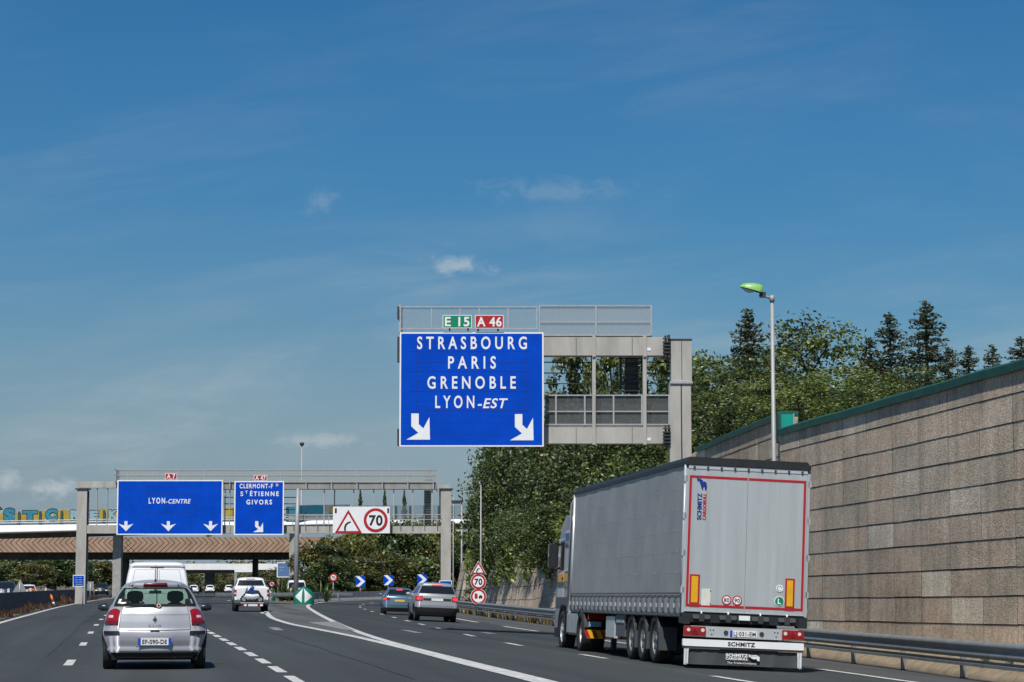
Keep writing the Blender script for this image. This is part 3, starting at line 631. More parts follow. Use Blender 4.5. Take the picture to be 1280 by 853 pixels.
def near_gantry():
    Y = 77.0; root = thing('sign_gantry', 'tall grey cantilever gantry with ladder and mesh walkways reaching over the slip road', 'gantry', at(852, 800, Y)[:2] + (-.5,))
    mb = MB(); pxbox(mb, 839, 425, 864.5, 478, Y + .1, .75, 'gantry_grey', .03); a = at(839.5, 800, Y); b = at(864, 478, Y)
    mb.bbox(a[0], b[0], Y + .12, Y + .85, -.6, b[2] - .003, 'gantry_grey', .03); pxbox(mb, 837.5, 476.8, 866, 479.6, Y + .06, .83, 'galvanised'); pxbox(mb, 838.3, 423.6, 865.2, 425.4, Y + .08, .8, 'dark_steel'); pxbox(mb, 852, 427, 852.4, 475, Y + .093, .01, 'dark_steel'); pxbox(mb, 852, 481, 852.4, 640, Y + .113, .01, 'dark_steel')
    mb.box(a[0] - .25, b[0] + .25, Y - .15, Y + 1.1, -.55, -.30, 'concrete'); mb.build('post', root)
    for (y0, y1, name) in ((421.5, 444.5, 'upper_beam'), (534, 554.5, 'lower_beam')):
        mb = MB(); pxbox(mb, 500, y0, 838, y1, Y + .15, .6, 'gantry_grey', .02)
        for px in (560, 640, 720, 790): pxbox(mb, px, y0 + .5, px + .5, y1 - .5, Y + .143, .005, 'dark_steel')
        pxbox(mb, 809, y0 + 13.5, 813.5, y0 + 17, Y + .135, .01, 'sign_white'); mb.build(name, root)
        mb = MB()                                        # bolted flange
        pxbox(mb, 831, y0 - 2, 833, y1 + 2, Y + .05, .8, 'dark_steel'); pxbox(mb, 835, y0 - 3, 837.5, y1 + 3, Y + .05, .8, 'dark_steel')
        for k in range(5): pxbox(mb, 828.5, y0 + 1 + k * 4.3, 838, y0 + 2.6 + k * 4.3, Y + .0, .06, 'dark_steel')
        mb.build('flange', root)
    for px in (590, 742.5, 806):
        mb = MB(); pxbox(mb, px - 2, 444.6, px + 2, 533.9, Y + .16, .16, 'gantry_grey'); pxbox(mb, px - 3.4, 446, px - 2.1, 533, Y + .5, .1, 'dark_steel'); pxbox(mb, px - 2, 420, px + 2.2, 446, Y + .10, .04, 'gantry_grey'); pxbox(mb, px - 2, 493, px + 2, 556, Y + .08, .05, 'gantry_grey'); mb.build('strut', root)
    # walkway rails: upper pair and lower pair, mesh between
    for (y0, y1, x0, x1, posts, name) in ((381.5, 418.5, 674, 815, (674.5, 745, 814), 'upper_walkway'), (493.5, 531, 681, 837.5, (695, 731, 767, 802.5, 836.5), 'lower_walkway')):
        mb = MB()
        for yy in (y0, (y0 + y1) / 2 + (2 if name[0] == 'u' else 1.5), y1 - (0 if name[0] == 'u' else 1)): pxbox(mb, x0, yy, x1, yy + 1.5, Y + .18, .05, 'galvanised')
        for px in posts: pxbox(mb, px - .9, y0, px + .9, y1 + 1, Y + .16, .06, 'galvanised')
        for px in posts: pxbox(mb, px - .7, y0 + 2, px + .7, y1 + 1, Y + 1.2, .06, 'galvanised')
        pxbox(mb, x0, y1 + .5, x1, y1 + 2.2, Y + .2, .5, 'gantry_grey'); pxbox(mb, x0, y0 + 1, x1, y0 + 2.4, Y + 1.2, .05, 'galvanised')
        rail = mb.build(name, root)
        mb = MB(); m = 'mesh_infill' if name[0] == 'u' else 'dark_mesh'
        for yy in (Y + .24, Y + 1.21): a = at(x0, y1, yy); b = at(x1, y0 + 1, yy); mb.add([(a[0], yy, a[2]), (b[0], yy, a[2]), (b[0], yy, b[2]), (a[0], yy, b[2])], [(0, 1, 2, 3)], m)
        mb.build('mesh_panel', rail)
    mb = MB()
    for yy in (383, 410.5): pxbox(mb, 499, yy, 672.5, yy + 1.6, Y + .0, .05, 'galvanised')
    for px in (500.3, 539.5, 575, 599, 635, 671): pxbox(mb, px - .8, 383, px + .8, 413, Y + .01, .06, 'galvanised')
    for yy in (383,): pxbox(mb, 499, yy, 672.5, yy + 1.4, Y + 1.2, .05, 'galvanised')
    pxbox(mb, 498.5, 381, 501.5, 416, Y - .02, 1.2, 'galvanised')
    back = mb.build('back_walkway', root)
    mb = MB(); a = at(501, 412, Y); b = at(672, 384, Y); mb.add([(a[0], Y + .04, a[2]), (b[0], Y + .04, a[2]), (b[0], Y + .04, b[2]), (a[0], Y + .04, b[2])], [(0, 1, 2, 3)], 'mesh_infill'); mb.build('mesh_panel', back)
    mb = MB()                                            # ladder inside
    for px in (776, 803): pxbox(mb, px - 1.4, 446, px + 1.4, 492, Y + .9, .1, 'dark_steel')
    for k in range(9): pxbox(mb, 776, 448 + k * 5, 803, 449 + k * 5, Y + .92, .05, 'dark_steel')
    for k in range(2): pxbox(mb, 781 + k * 1, 447, 798, 492, Y + 1.15 + k * .35, .02, 'dark_mesh')
    mb.build('ladder', root)
    for yy in (453, 466.5, 479.5):
        for xa, xb in ((672, 742), (806, 838)): mb = MB(); mb.tube([at(xa, yy, Y + .6), at(xb, yy + .4, Y + .6)], .02, 'dark_steel', 5); mb.build('cable', root)
    for y0, y1, w in ((383, 398, 2.2), (421, 452, 3), (536, 557, 3)): mb = MB(); pxbox(mb, 496.5, y0, 496.5 + w, y1, Y - .1, .5, 'dark_steel'); mb.build('bracket', root)
near_gantry()

def panel(name, label, px0, py0, px1, py1, Y, face='sign_blue', border=.05, edge='sign_white', depth=.12, group=None, cat='road sign'):
    a = at(px0, py1, Y); b = at(px1, py0, Y); mb = MB()
    mb.bbox(a[0], b[0], Y, Y + depth, a[2], b[2], edge, .02)
    if face != edge:
        mb.add([(a[0] + border, Y - .004, a[2] + border), (b[0] - border, Y - .004, a[2] + border), (b[0] - border, Y - .004, b[2] - border), (a[0] + border, Y - .004, b[2] - border)], [(0, 1, 2, 3)], face)
    mb.add([(a[0] + .05, Y + depth + .003, a[2] + .05), (b[0] - .05, Y + depth + .003, a[2] + .05), (b[0] - .05, Y + depth + .003, b[2] - .05), (a[0] + .05, Y + depth + .003, b[2] - .05)], [(3, 2, 1, 0)], 'sign_back')
    mb.meta = (name, label, cat, group, ((a[0] + b[0]) / 2, Y, a[2]), Y)
    return mb
def finish(mb):
    name, label, cat, group, loc, Y = mb.meta; return tag(mb.build(name, loc=loc), label, cat, group)
def put(mb, s, px, py, hpx, m='sign_white', width=None, off=.012, **k):
    Y = mb.meta[5]; mb.text(s, m, at(px, py, Y), height=hpx * Y / F_PX, width=width * Y / F_PX if width else None, off=off, **k)
def poly(mb, pts, m, off=.012):
    Y = mb.meta[5]; mb.add([(at(x, y, Y)[0], Y - off, at(x, y, Y)[2]) for x, y in pts], [tuple(range(len(pts)))[::-1]], m)
def joint(mb, x0, x1, y, t=.35, m='sign_joint', off=.007):
    poly(mb, [(x0, y - t), (x1, y - t), (x1, y + t), (x0, y + t)], m, off)

ARROW = [(198, 638), (240, 638), (240, 698), (266, 722), (288, 680), (300, 658), (303, 785), (170, 785), (238, 747), (198, 710)]
DOWN = [(-.2, 1), (.2, 1), (.2, .56), (1, .75), (.35, .28), (0, 0), (-.35, .28), (-1, .75), (-.2, .56)]
s = panel('direction_sign', 'large blue sign listing four cities with two slanting arrows', 499, 415.5, 679.5, 558.5, 76.3, border=.05)
for y in (439.7, 464.5, 489.5, 513.8): joint(s, 512, 664, y, .45)
for y in (428.5, 453.5, 477.5, 502): joint(s, 520, 659, y, .22)
for x in (520.5, 658.5): poly(s, [(x - .2, 418), (x + .2, 418), (x + .2, 514), (x - .2, 514)], 'sign_joint', .007)
for y in (529, 544): joint(s, 503, 676, y, .15)
put(s, 'STRASBOURG', 590, 428.7, 15.4, width=138, bold=.018, space=1.6); put(s, 'PARIS', 590, 453.2, 15.2, width=60, bold=.018, space=1.65); put(s, 'GRENOBLE', 589.5, 478.2, 15.2, width=111, bold=.018, space=1.6)
put(s, 'LYON', 568.5, 502.4, 15.2, width=49, bold=.018, space=1.6); put(s, '-EST', 616, 504.2, 12.0, width=38, bold=.018, shear=.25, space=1.12)
for dx in (0, 129.5): poly(s, [(470 + x / 4.49 + dx, 375 + y / 4.49 + (.8 if dx else 0)) for x, y in ARROW], 'sign_white')
finish(s)
def route_plate(label, x0, y0, x1, y1, Y, face, txt, h, w, legs):
    s = panel('route_plate', label, x0, y0, x1, y1, Y, face=face, border=.022 if Y < 100 else .035, depth=.06)
    put(s, txt, (x0 + x1) / 2, (y0 + y1) / 2, h, width=w, bold=.025, space=1.1)
    for px in legs: 
        a = at(px - 1, y1 + 3.2, Y); b = at(px + 1, y1 - 2, Y); s.box(a[0], b[0], Y + .062, Y + .12, a[2], b[2], 'dark_steel')
    return finish(s)
route_plate('green plate reading E 15 above the large four city sign', 553.3, 394, 589.7, 410.3, 76.2, 'sign_green', 'E 15', 11.4, 31, (562, 585))
route_plate('red plate reading A 46 above the large four city sign', 593.7, 394, 629.5, 410.8, 76.2, 'sign_red', 'A 46', 11.4, 31, (597.5, 622.5))

def far_gantry():
    Y = 172.0; root = thing('sign_gantry', 'wide grey portal gantry carrying blue signs across all lanes', 'gantry', (gx(330, Y), Y, -.3))
    for (x0, x1, xb0, xb1) in ((97, 109, 93, 106), (551, 563.5, 551, 563.5)):
        mb = MB(); a = at(xb0, 760, Y); b = at(xb1, 760, Y); c = at(x0, 612, Y); d = at(x1, 612, Y)
        x0w, x1w = (c[0] + a[0]) / 2, (d[0] + b[0]) / 2
        mb.bbox(x0w, x1w, Y, Y + .8, -.6, c[2], 'gantry_grey', .05); mb.bbox(x0w - .15, x1w + .15, Y - .1, Y + .9, c[2], c[2] + .08, 'dark_steel', .01); pxbox(mb, x1 + .2, 614, x1 + .7, 730, Y + .3, .1, 'dark_steel') if x0 < 200 else pxbox(mb, x0 - 2.2, 614, x0 - .2, 700, Y + .35, .1, 'dark_steel')
        mb.build('post', root)
    for x0, y0, x1, y1, nm in ((97, 601.8, 147, 610, 'upper_beam'), (147.1, 602.8, 545, 612, 'upper_beam'), (545.1, 606, 564.5, 614, 'upper_beam'), (108.5, 656.5, 551, 667, 'lower_beam')):
        mb = MB(); pxbox(mb, x0, y0, x1, y1, Y + .08, .65, 'gantry_grey', .03)
        if x1 - x0 > 100:
            for px in (280, 288, 412, 480): pxbox(mb, px, y0 + .5, px + .6, y1 - .5, Y + .07, .006, 'dark_steel')
        mb.build(nm, root)
    for px in (121, 134, 281, 287, 405, 418, 442, 467, 492, 516, 540): mb = MB(); pxbox(mb, px - .8, 610, px + .8, 657, Y + .2, .2, 'gantry_grey' if px != 418 else 'dark_steel'); mb.build('strut', root)
    # top walkway
    mb = MB(); xs = [144] + [160 + 31.8 * k for k in range(13)]
    for y, t in ((587, 1.1), (594, .8), (602, .9)): pxbox(mb, 143.5, y, 545, y + t, Y - .35, .05, 'galvanised'); pxbox(mb, 143.5, y, 545, y + t, Y + 1.0, .05, 'galvanised')
    for px in xs:
        if px < 545: pxbox(mb, px - .7, 587, px + .7, 612 if px > 285 else 603, Y - .33, .06, 'galvanised')
    for px in xs[1::2]: pxbox(mb, px + 8, 588, px + 9, 603, Y + 1.0, .06, 'galvanised')
    pxbox(mb, 143.3, 586.5, 145, 603, Y - .35, 1.4, 'galvanised'); pxbox(mb, 531, 588, 543, 603, Y + .2, .05, 'mesh_infill')
    rail = mb.build('upper_walkway', root); mb = MB()
    for yy in (Y - .30, Y + 1.02): a = at(144, 603, yy); b = at(545, 588, yy); mb.add([(a[0], yy, a[2]), (b[0], yy, a[2]), (b[0], yy, b[2]), (a[0], yy, b[2])], [(0, 1, 2, 3)], 'mesh_infill')
    mb.build('mesh_panel', rail)
    mb = MB()
    for y in (643, 649): pxbox(mb, 355, y, 551, y + .8, Y - .25, .05, 'galvanised'); pxbox(mb, 355, y + .5, 551, y + 1.2, Y + 1.0, .05, 'galvanised')
    for px in (366, 381, 396, 411, 500, 515, 530, 546): pxbox(mb, px - .5, 643, px + .5, 657, Y - .23, .05, 'galvanised')
    mb.build('lower_walkway', root)
    mb = MB()
    for px in (530.5, 538.5): pxbox(mb, px - .5, 613, px + .5, 656, Y + .7, .08, 'dark_steel')
    for k in range(13): pxbox(mb, 530.5, 615 + k * 3.2, 538.5, 615.7 + k * 3.2, Y + .72, .05, 'dark_steel')
    pxbox(mb, 531, 613, 538, 655, Y + .9, .01, 'dark_mesh'); mb.build('ladder', root)
    for yy in (622, 630, 637):
        for xa, xb in ((355, 372), (280, 292)): mb = MB(); mb.tube([at(xa, yy, Y + .5), at(xb, yy, Y + .5)], .035, 'dark_steel', 5); mb.build('cable', root)
    # middle support standing in the gore
    mb = MB(); a = at(370, 740, Y - .2); b = at(372, 611, Y - .2); mb.tube([(a[0], Y - .3, -.4), (a[0] + .03, Y - .3, at(371, 668, Y)[2]), (a[0] + .08, Y - .3, b[2])], [.19, .18, .11], 'pole_grey', 14); mb.build('middle_post', root)
far_gantry()
YS = 171.3
s = panel('direction_sign', 'wide blue sign with one city name and three downward arrows', 145.5, 600.2, 278.8, 668.8, YS, border=.09)
for y in (609, 618.5, 640.5): joint(s, 183, 240, y, .22)
for x in (183, 240): poly(s, [(x - .12, 603), (x + .12, 603), (x + .12, 641), (x - .12, 641)], 'sign_joint', .007)
put(s, 'LYON', 196.2, 626, 6.9, width=20.5, bold=.03, space=1.45, off=.02); put(s, '-CENTRE', 223, 626.8, 5.4, width=31, bold=.018, shear=.25, space=1.12, off=.02)
for px in (157.5, 210.5, 263.3): poly(s, [(px + a * 9.4, 664.3 - b * 12.6) for a, b in DOWN], 'sign_white', .02)
finish(s)
s = panel('direction_sign', 'narrow blue sign listing three towns with one slanting arrow', 292.2, 601.5, 355.2, 669, YS, border=.09)
put(s, 'CLERMONT-F', 320.3, 607.8, 5.3, width=41.5, bold=.03, space=1.3, off=.02); put(s, 'D', 346.5, 606.4, 3.2, bold=.02, off=.02)
put(s, 'S', 302.3, 617.4, 5.5, bold=.02, off=.02); put(s, 'T', 308.2, 615.4, 3.5, bold=.02, off=.02); put(s, 'ÉTIENNE', 330.5, 617.4, 5.5, width=36, bold=.03, space=1.45, off=.02); put(s, 'GIVORS', 324, 627.8, 5.6, width=32, bold=.03, space=1.45, off=.02)
poly(s, [(323 + (x - 240) / 4.49 * .43, 658.5 + (y - 711) / 4.49 * .42) for x, y in ARROW], 'sign_white', .02)
finish(s)
route_plate('small red plate reading A 7 above the wide blue sign', 206.2, 592, 221.3, 599.3, YS, 'sign_red', 'A 7', 5.0, 10.5, (209, 218))
route_plate('small red plate reading A 47 above the three town sign', 317.3, 594, 334, 601, YS, 'sign_red', 'A 47', 5.0, 13.0, (320, 331))
s = panel('warning_sign', 'white board on the portal gantry warning of a bend and a 70 limit', 416, 633.5, 487.5, 666.8, YS, face='sign_white', depth=.15)
def triangle(mb, cx, cy, r, out='sign_red', inn='sign_white', o=.012, k=.70):
    T = [(-1, .62), (1, .62), (0, -1.1)]; g = (0, .046)
    poly(mb, [(cx + x * r, cy + y * r) for x, y in T], out, o); poly(mb, [(cx + ((x - g[0]) * k + g[0]) * r, cy + ((y - g[1]) * k + g[1]) * r) for x, y in T], inn, o + .008)
def roundel(mb, cx, cy, r, ring='sign_red', inn='sign_white', o=.012, k=.77):
    n = 32
    for rr, m, q in ((r, ring, o), (r * k, inn, o + .008)): poly(mb, [(cx + rr * math.cos(2 * math.pi * i / n), cy + rr * math.sin(2 * math.pi * i / n)) for i in range(n)], m, q)
def bend(mb, cx, cy, k, o):
    outer = [(-.42, .62), (-.42, .25), (-.3, -.08), (-.05, -.32), (.35, -.46)]; inner = [(.38, -.28), (.08, -.16), (-.12, .06), (-.2, .3), (-.2, .62), (-.31, .52)]
    pts = [(cx + x * k, cy + y * k) for x, y in outer + inner]
    for a, b in zip(range(0, 4), (9, 8, 7, 6)):
        pass
    # split into convex strips
    P = outer; Q = [(-.2, .62), (-.2, .3), (-.12, .06), (.08, -.16), (.38, -.28)]
    for i in range(4): poly(mb, [(cx + x * k, cy + y * k) for x, y in (P[i], P[i + 1], Q[i + 1], Q[i])], 'sign_black', o)
    poly(mb, [(cx + x * k, cy + y * k) for x, y in ((-.42, .62), (-.2, .62), (-.31, .78))], 'sign_black', o)
triangle(s, 435.5, 656, 17, o=.02, k=.74); bend(s, 434.5, 656.5, 10.5, .04)
roundel(s, 469.6, 650.5, 15, o=.02, k=.76); put(s, '70', 469.8, 650.5, 12.2, 'sign_black', width=17, bold=.03, off=.045)
for px in (418.5, 484): poly(s, [(px, 635.5), (px + 2.5, 635.5), (px + 2.5, 641.5), (px, 641.5)], 'dark_steel', .02)
finish(s)

# ================================================================ roadside signs
def post_sign(label, Y, px, base_z, post_top_py, build, name='road_sign', r=.035):
    x = gx(px, Y); g = ground_z(x, Y) if base_z is None else base_z
    root = thing(name, label, 'road sign', (x, Y, g)); mb = MB(); mb.tube([(x, Y + .12, g - .1), (x, Y + .12, gz(post_top_py, Y))], r, 'galvanised', 8); mb.build('post', root)
    build(root, Y); return root
def plate(nm, root, shape, Y):
    mb = MB(); mb.meta = (nm, '', '', None, (0, 0, 0), Y); shape(mb); o = mb.build(nm, root); return o
def rounded_back(mb, cx, cy, r, Y):
    c = at(cx, cy, Y); mb.disc(c[0], c[2], r * Y / F_PX, Y + .03, 'sign_back', 32, .025)
def trio(root, Y):
    def tri(mb):
        T = [(-1, .62), (1, .62), (0, -1.1)]
        mb.prism([(at(598 + x * 10, 712 + y * 10, Y)[0], at(598 + x * 10, 712 + y * 10, Y)[2]) for x, y in T], Y + .005, Y + .05, 'sign_back'); triangle(mb, 598, 712, 10, 'sign_white', 'sign_red', .0, .93); triangle(mb, 598, 712, 9.3, 'sign_red', 'sign_white', .012, .66); bend(mb, 597.6, 712.6, 5.6, .04)
    plate('warning_triangle', root, tri, Y)
    def r70(mb): rounded_back(mb, 598, 727.3, 9.8, Y); roundel(mb, 598, 727.3, 9.8, 'sign_white', 'sign_red', .002, .95); roundel(mb, 598, 727.3, 9.2, k=.74); put(mb, '70', 598, 727.3, 7.2, 'sign_black', width=10, bold=.03, off=.03)
    plate('speed_limit_disc', root, r70, Y)
    def lorry(mb):
        rounded_back(mb, 598, 746, 10, Y); roundel(mb, 598, 746, 10, 'sign_white', 'sign_red', .002, .95); roundel(mb, 598, 746, 9.4, k=.76)
        poly(mb, [(593.3, 743), (597, 743), (597, 747.6), (593.3, 747.6)], 'sign_red', .03); poly(mb, [(593.6, 742), (596.6, 742), (596.6, 743), (593.6, 743)], 'sign_red', .03); poly(mb, [(598.5, 746), (599.5, 744.3), (602, 744.3), (603, 746), (603, 747.6), (598.5, 747.6)], 'sign_black', .03)
        for px in (594.2, 596, 599.6, 602): roundel(mb, px, 747.8, .75, 'sign_black', 'sign_black', .031)
    plate('no_overtaking_disc', root, lorry, Y)
post_sign('bend warning, 70 limit and no overtaking by lorries stacked on one post', 134, 598, None, 702, trio, r=.05)
def chevron(px, py, w, h, label, Y):
    def b(root, Y):
        def sh(mb):
            a = at(px - w / 2, py + h / 2, Y); c = at(px + w / 2, py - h / 2, Y); mb.box(a[0], c[0], Y, Y + .05, a[2], c[2], 'sign_back'); poly(mb, [(px - w / 2, py - h / 2), (px + w / 2, py - h / 2), (px + w / 2, py + h / 2), (px - w / 2, py + h / 2)], 'sign_blue', .006)
            L, T, B, Rr = px - w / 2, py - h / 2, py + h / 2, px + w / 2; k = w * .42
            poly(mb, [(L + .3, T), (L + k, T), (Rr - .3, py), (Rr - .3 - k * .95, py)], 'sign_white', .02); poly(mb, [(L + .3, B), (Rr - .3 - k * .95, py), (Rr - .3, py), (L + k, B)], 'sign_white', .02)
        plate('chevron_panel', root, sh, Y)
    post_sign(label, Y, px, None, py - h / 2 + 1, b, name='chevron_sign', r=.05)
for px, py, w, h, Y, lb in ((450.5, 727, 12.5, 12.8, 228, 'blue and white chevron board nearest the red ringed limit sign'), (485.5, 725.5, 12, 12.6, 235, 'blue and white chevron board above the blue grey saloon'), (527.7, 724.6, 12.4, 12.6, 243, 'blue and white chevron board beside the portal gantry leg above the silver car')): chevron(px, py, w, h, lb, Y)
def limit(px, py, r, Y, label, txt='30'):
    def b(root, Y):
        def sh(mb): rounded_back(mb, px, py, r, Y); roundel(mb, px, py, r, k=.66); put(mb, txt, px, py, r * .62, 'sign_black', bold=.03, off=.035)
        plate('speed_limit_disc', root, sh, Y)
    post_sign(label, Y, px, None, py - r + .5, b, r=.05)
limit(416.7, 722, 4.9, 205, 'small red ringed limit sign standing behind the slip road barrier', '70')
limit(340, 730.3, 3.6, 260, 'tiny red ringed limit sign beside the pickup and the gantry middle post', '90')
def info(px0, py0, px1, py1, Y, label, rows, base, post_px):
    def b(root, Y):
        def sh(mb):
            a = at(px0, py1, Y); c = at(px1, py0, Y); mb.bbox(a[0], c[0], Y, Y + .06, a[2], c[2], 'sign_white', .01); bw = .9; poly(mb, [(px0 + bw, py0 + bw), (px1 - bw, py0 + bw), (px1 - bw, py1 - bw), (px0 + bw, py1 - bw)], 'sign_blue', .008)
            for (y, segs) in rows:
                for x0, x1 in segs: poly(mb, [(x0, y - .5), (x1, y - .5), (x1, y + .5), (x0, y + .5)], 'pale_teal', .02)
        plate('sign_plate', root, sh, Y)
    post_sign(label, Y, post_px, base, py0 + 1, b)
info(91, 719, 105.8, 733.5, 155, 'small blue sign with rows of tiny text below the left gantry leg', [(722, ((94.5, 97.5), (99, 102))), (725, ((93.5, 97), (97.8, 102.8))), (727.8, ((94, 98), (99, 103))), (730.6, ((94.5, 103),))], None, 104)
info(549, 725.8, 564.8, 737.5, 150, 'small blue sign with white border showing above the silver car roof', [(730, ((553.5, 556.5), (557.3, 560.3)))], None, 557)
s = panel('direction_sign', 'faded blue sign far away beneath the low white bridge', 346, 703, 364, 722, 300, face='sign_faded', border=.12)
for y, a, b in ((709.5, 349, 356), (713, 350, 354)): joint(s, a, b, y, .6, 'pale_teal', .03)
for px in (348, 362): q = at(px, 722, 300.1); s.box(q[0] - .1, q[0] + .1, 300.13, 300.3, -.2, q[2] + 1, 'galvanised')
finish(s)
s = panel('distant_gantry', 'thin white portal far behind the pickup', 293, 711.5, 320, 715.5, 350, face='sign_white', depth=.5, cat='gantry'); q = at(294.5, 715, 350)
s.box(q[0] - .18, q[0] + .18, 350.05, 350.4, -.2, q[2] + .1, 'pole_grey'); finish(s)

def nose_beacon(px, py, w, h, Y, label):
    c = gx(px, Y); g = 0.0; hw = w * Y / F_PX / 2; H = h * Y / F_PX
    root = thing('gore_beacon', label, 'traffic beacon', (c, Y, g)); mb = MB(); n = 16
    # rounded nose: half drum with a domed top
    rows = []
    for k, (zz, sc) in enumerate(((0, 1.0), (.25, 1.0), (.5, .98), (.68, .86), (.82, .62), (.93, .3), (1.0, .12))):
        rows.append([(c + hw * sc * math.sin(math.pi * (i / n - .5)), Y + .7 - .7 * math.cos(math.pi * (i / n - .5)) * (.85 + .15 * sc), g + H * zz) for i in range(n + 1)])
    mb.grid(rows, 'beacon_green', flip=False); mb.add([rows[k][0] for k in range(7)] + [rows[k][-1] for k in range(6, -1, -1)], [tuple(range(14))], 'beacon_green'); mb.build('shell', root)
    mb = MB()
    for sgn in (-1, 1):
        T = []
        def on(fx, fz):
            t = math.asin(max(-1, min(1, fx))); sc = interp([(0, 1.0), (.5, .98), (.68, .86), (.82, .62), (1, .12)], fz); return (c + hw * sc * math.sin(t), Y + .7 - .7 * math.cos(t) * (.85 + .15 * sc) - .02, g + H * fz)
        N = 10; rr = []
        for i in range(N + 1):
            fx = .14 + .72 * i / N; top = .92 - .47 * i / N * 1.0; bot = .10 + .33 * i / N; rr.append([on(sgn * fx, bot + (top - bot) * j / 6) for j in range(7)])
        mb.grid(rr, 'sign_white', flip=(sgn > 0))
    mb.build('white_arrow', root)
nose_beacon(379.5, 743, 25, 22.2, 166, 'rounded green beacon with two white triangles at the nose of the gore')
nose_beacon(337, 744, 13, 15, 205, 'smaller green and white beacon half hidden by the white pickup')

# ================================================================ lamp posts and small furniture
def near_lamp():
    Y = 66.3; x = gx(969, Y); g = ground_z(x, Y); root = thing('street_lamp', 'tall grey street lamp with bright green head behind the lorry', 'street lamp', (x, Y, g))
    top = at(969.5, 372.5, Y); mb = MB(); mb.tube([(x, Y, g - .2), (x, Y, g + 3), (x, Y, top[2])], [.085, .075, .05], 'pole_grey', 14); mb.tube([(x, Y, top[2] - .12), (x, Y, top[2] + .07)], .075, 'pole_grey', 12); mb.build('pole', root)
    a = (x, Y, top[2] - .02); b = at(949, 368.5, Y); mb = MB(); mb.tube([a, b], .04, 'pole_grey', 10); mb.build('arm', root)
    # head: streamlined shell tilted up toward the road
    mb = MB(); d = Vector((b[0] - a[0], 0, b[2] - a[2])).normalized(); t0 = Vector(at(952, 366.3, Y)); tip = Vector(at(924.6, 358.6, Y)); ax = (tip - t0); L = ax.length; ax.normalize(); upv = Vector((0, 0, 1)) - ax * ax.z; upv.normalize(); side = Vector((0, 1, 0)); rows = []
    for t, hh, ww in ((0, .05, .05), (.0, .21, .14), (.15, .235, .16), (.45, .22, .17), (.72, .17, .15), (.9, .11, .10), (1.0, .02, .03)):
        c0 = t0 + ax * L * t; rows.append([c0 + side * ww * math.cos(q) + upv * (hh * math.sin(q)) for q in [math.pi * i / 12 for i in range(13)]])
    mb.grid(rows, 'lamp_green'); head = mb.build('lamp_head', root)
    mb = MB(); base = [t0 + ax * L * t + side * w * s_ - upv * .0 for t, w in ((.02, .14), (.45, .17), (.9, .09)) for s_ in (-1, 1)]
    mb.grid([[t0 + ax * L * t - side * w - upv * .005, t0 + ax * L * t + side * w - upv * .005] for t, w in ((0, .13), (.45, .165), (.72, .145), (.98, .04))], 'dark_steel'); mb.box(t0.x - .06, t0.x + .12, Y - .06, Y + .06, t0.z - .14, t0.z + .02, 'dark_steel'); mb.build('housing', head)
    mb = MB(); rows = []
    for t, hh, ww in ((.32, .0, .02), (.38, .06, .1), (.55, .10, .13), (.75, .08, .12), (.9, .02, .05)): rows.append([t0 + ax * L * t + side * ww * math.cos(q) - upv * (hh * math.sin(q) + .006) for q in [math.pi * i / 10 for i in range(11)]])
    mb.grid(rows, 'lamp_bowl'); mb.build('bowl', head)
near_lamp()
def thin_lamp(px, Y, top_py, label, head, r=.07, arm=0, base=None):
    x = gx(px, Y); g = ground_z(x, Y) if base is None else base; t = gz(top_py, Y); root = thing('street_lamp', label, 'street lamp', (x, Y, g)); mb = MB(); mb.tube([(x, Y, g - .2), (x, Y, g + 2), (x, Y, t)], [r * 1.3, r * 1.1, r * .7], 'pole_grey', 10); mb.build('pole', root)
    mb = MB()
    if head == 'flat': mb.bbox(x - .9, x + .15, Y - .18, Y + .18, t - .02, t + .16, 'dark_steel', .04); mb.tube([(x - .85, Y, t - .05), (x - .1, Y, t - .05)], .1, 'lamp_glass', 8)
    elif head == 'stub': mb.tube([(x, Y, t - .05), (x - .12, Y, t + .08)], [.05, .04], 'pole_grey', 8)
    elif head == 'crown':
        mb.tube([(x, Y, t - .3), (x, Y, t), (x, Y, t + .35), (x, Y, t + .45)], [.12, .42, .42, .1], 'dark_steel', 12)
    else: mb.tube([(x, Y, t - .1), (x - .5, Y, t + .12), (x - 1.1, Y, t + .16)], [.05, .06, .10], 'pole_grey', 8)
    mb.build('lamp_head', root)
thin_lamp(601, 136.5, 605, 'slim white lamp pole rising out of the creeper above the round signs', 'stub', .05)
thin_lamp(577, 200, 628, 'lamp with flat dark head against the white ramp', 'flat', .08)
thin_lamp(566.5, 215, 619, 'plain thin pole close beside the right gantry leg', 'curve', .05)
thin_lamp(376, 420, 556, 'very tall thin mast rising above the portal gantry into the sky', 'crown', .16)
# small things at the left barrier
for i, (px, py, Y) in enumerate(((2, 738.5, 108), (12, 737.8, 114), (47.5, 736.5, 137), (73, 735.5, 156))):
    x = left_edge(Y) - 1.35; mb = MB(); mb.bbox(x - .05, x + .05, Y - .03, Y + .03, 1.03, 1.22, 'sign_white', .015); mb.box(x - .035, x + .035, Y - .034, Y - .03, 1.13, 1.19, 'alu'); mb.box(x - .08, x + .08, Y - .06, Y + .06, 1.02, 1.04, 'dark_steel')
    tag(mb.build('reflector_post', loc=(x, Y, 1.02)), 'short white reflector post standing on top of the dark central barrier', 'reflector', 'reflectors on the central barrier')
Y = 138; x = left_edge(Y) - 1.35; mb = MB(); rg = random.Random(9); rows = []
for i in range(9):
    t = i / 8; rows.append([(x + .2 * math.cos(q) * math.sin(math.pi * (.08 + .84 * t)) , Y - 1.0 + 2.0 * t, 1.03 + (.24 - .1 * t) * math.sin(q) * math.sin(math.pi * (.08 + .84 * t)) + rg.uniform(-.03, .03)) for q in [math.pi * j / 8 for j in range(9)]])
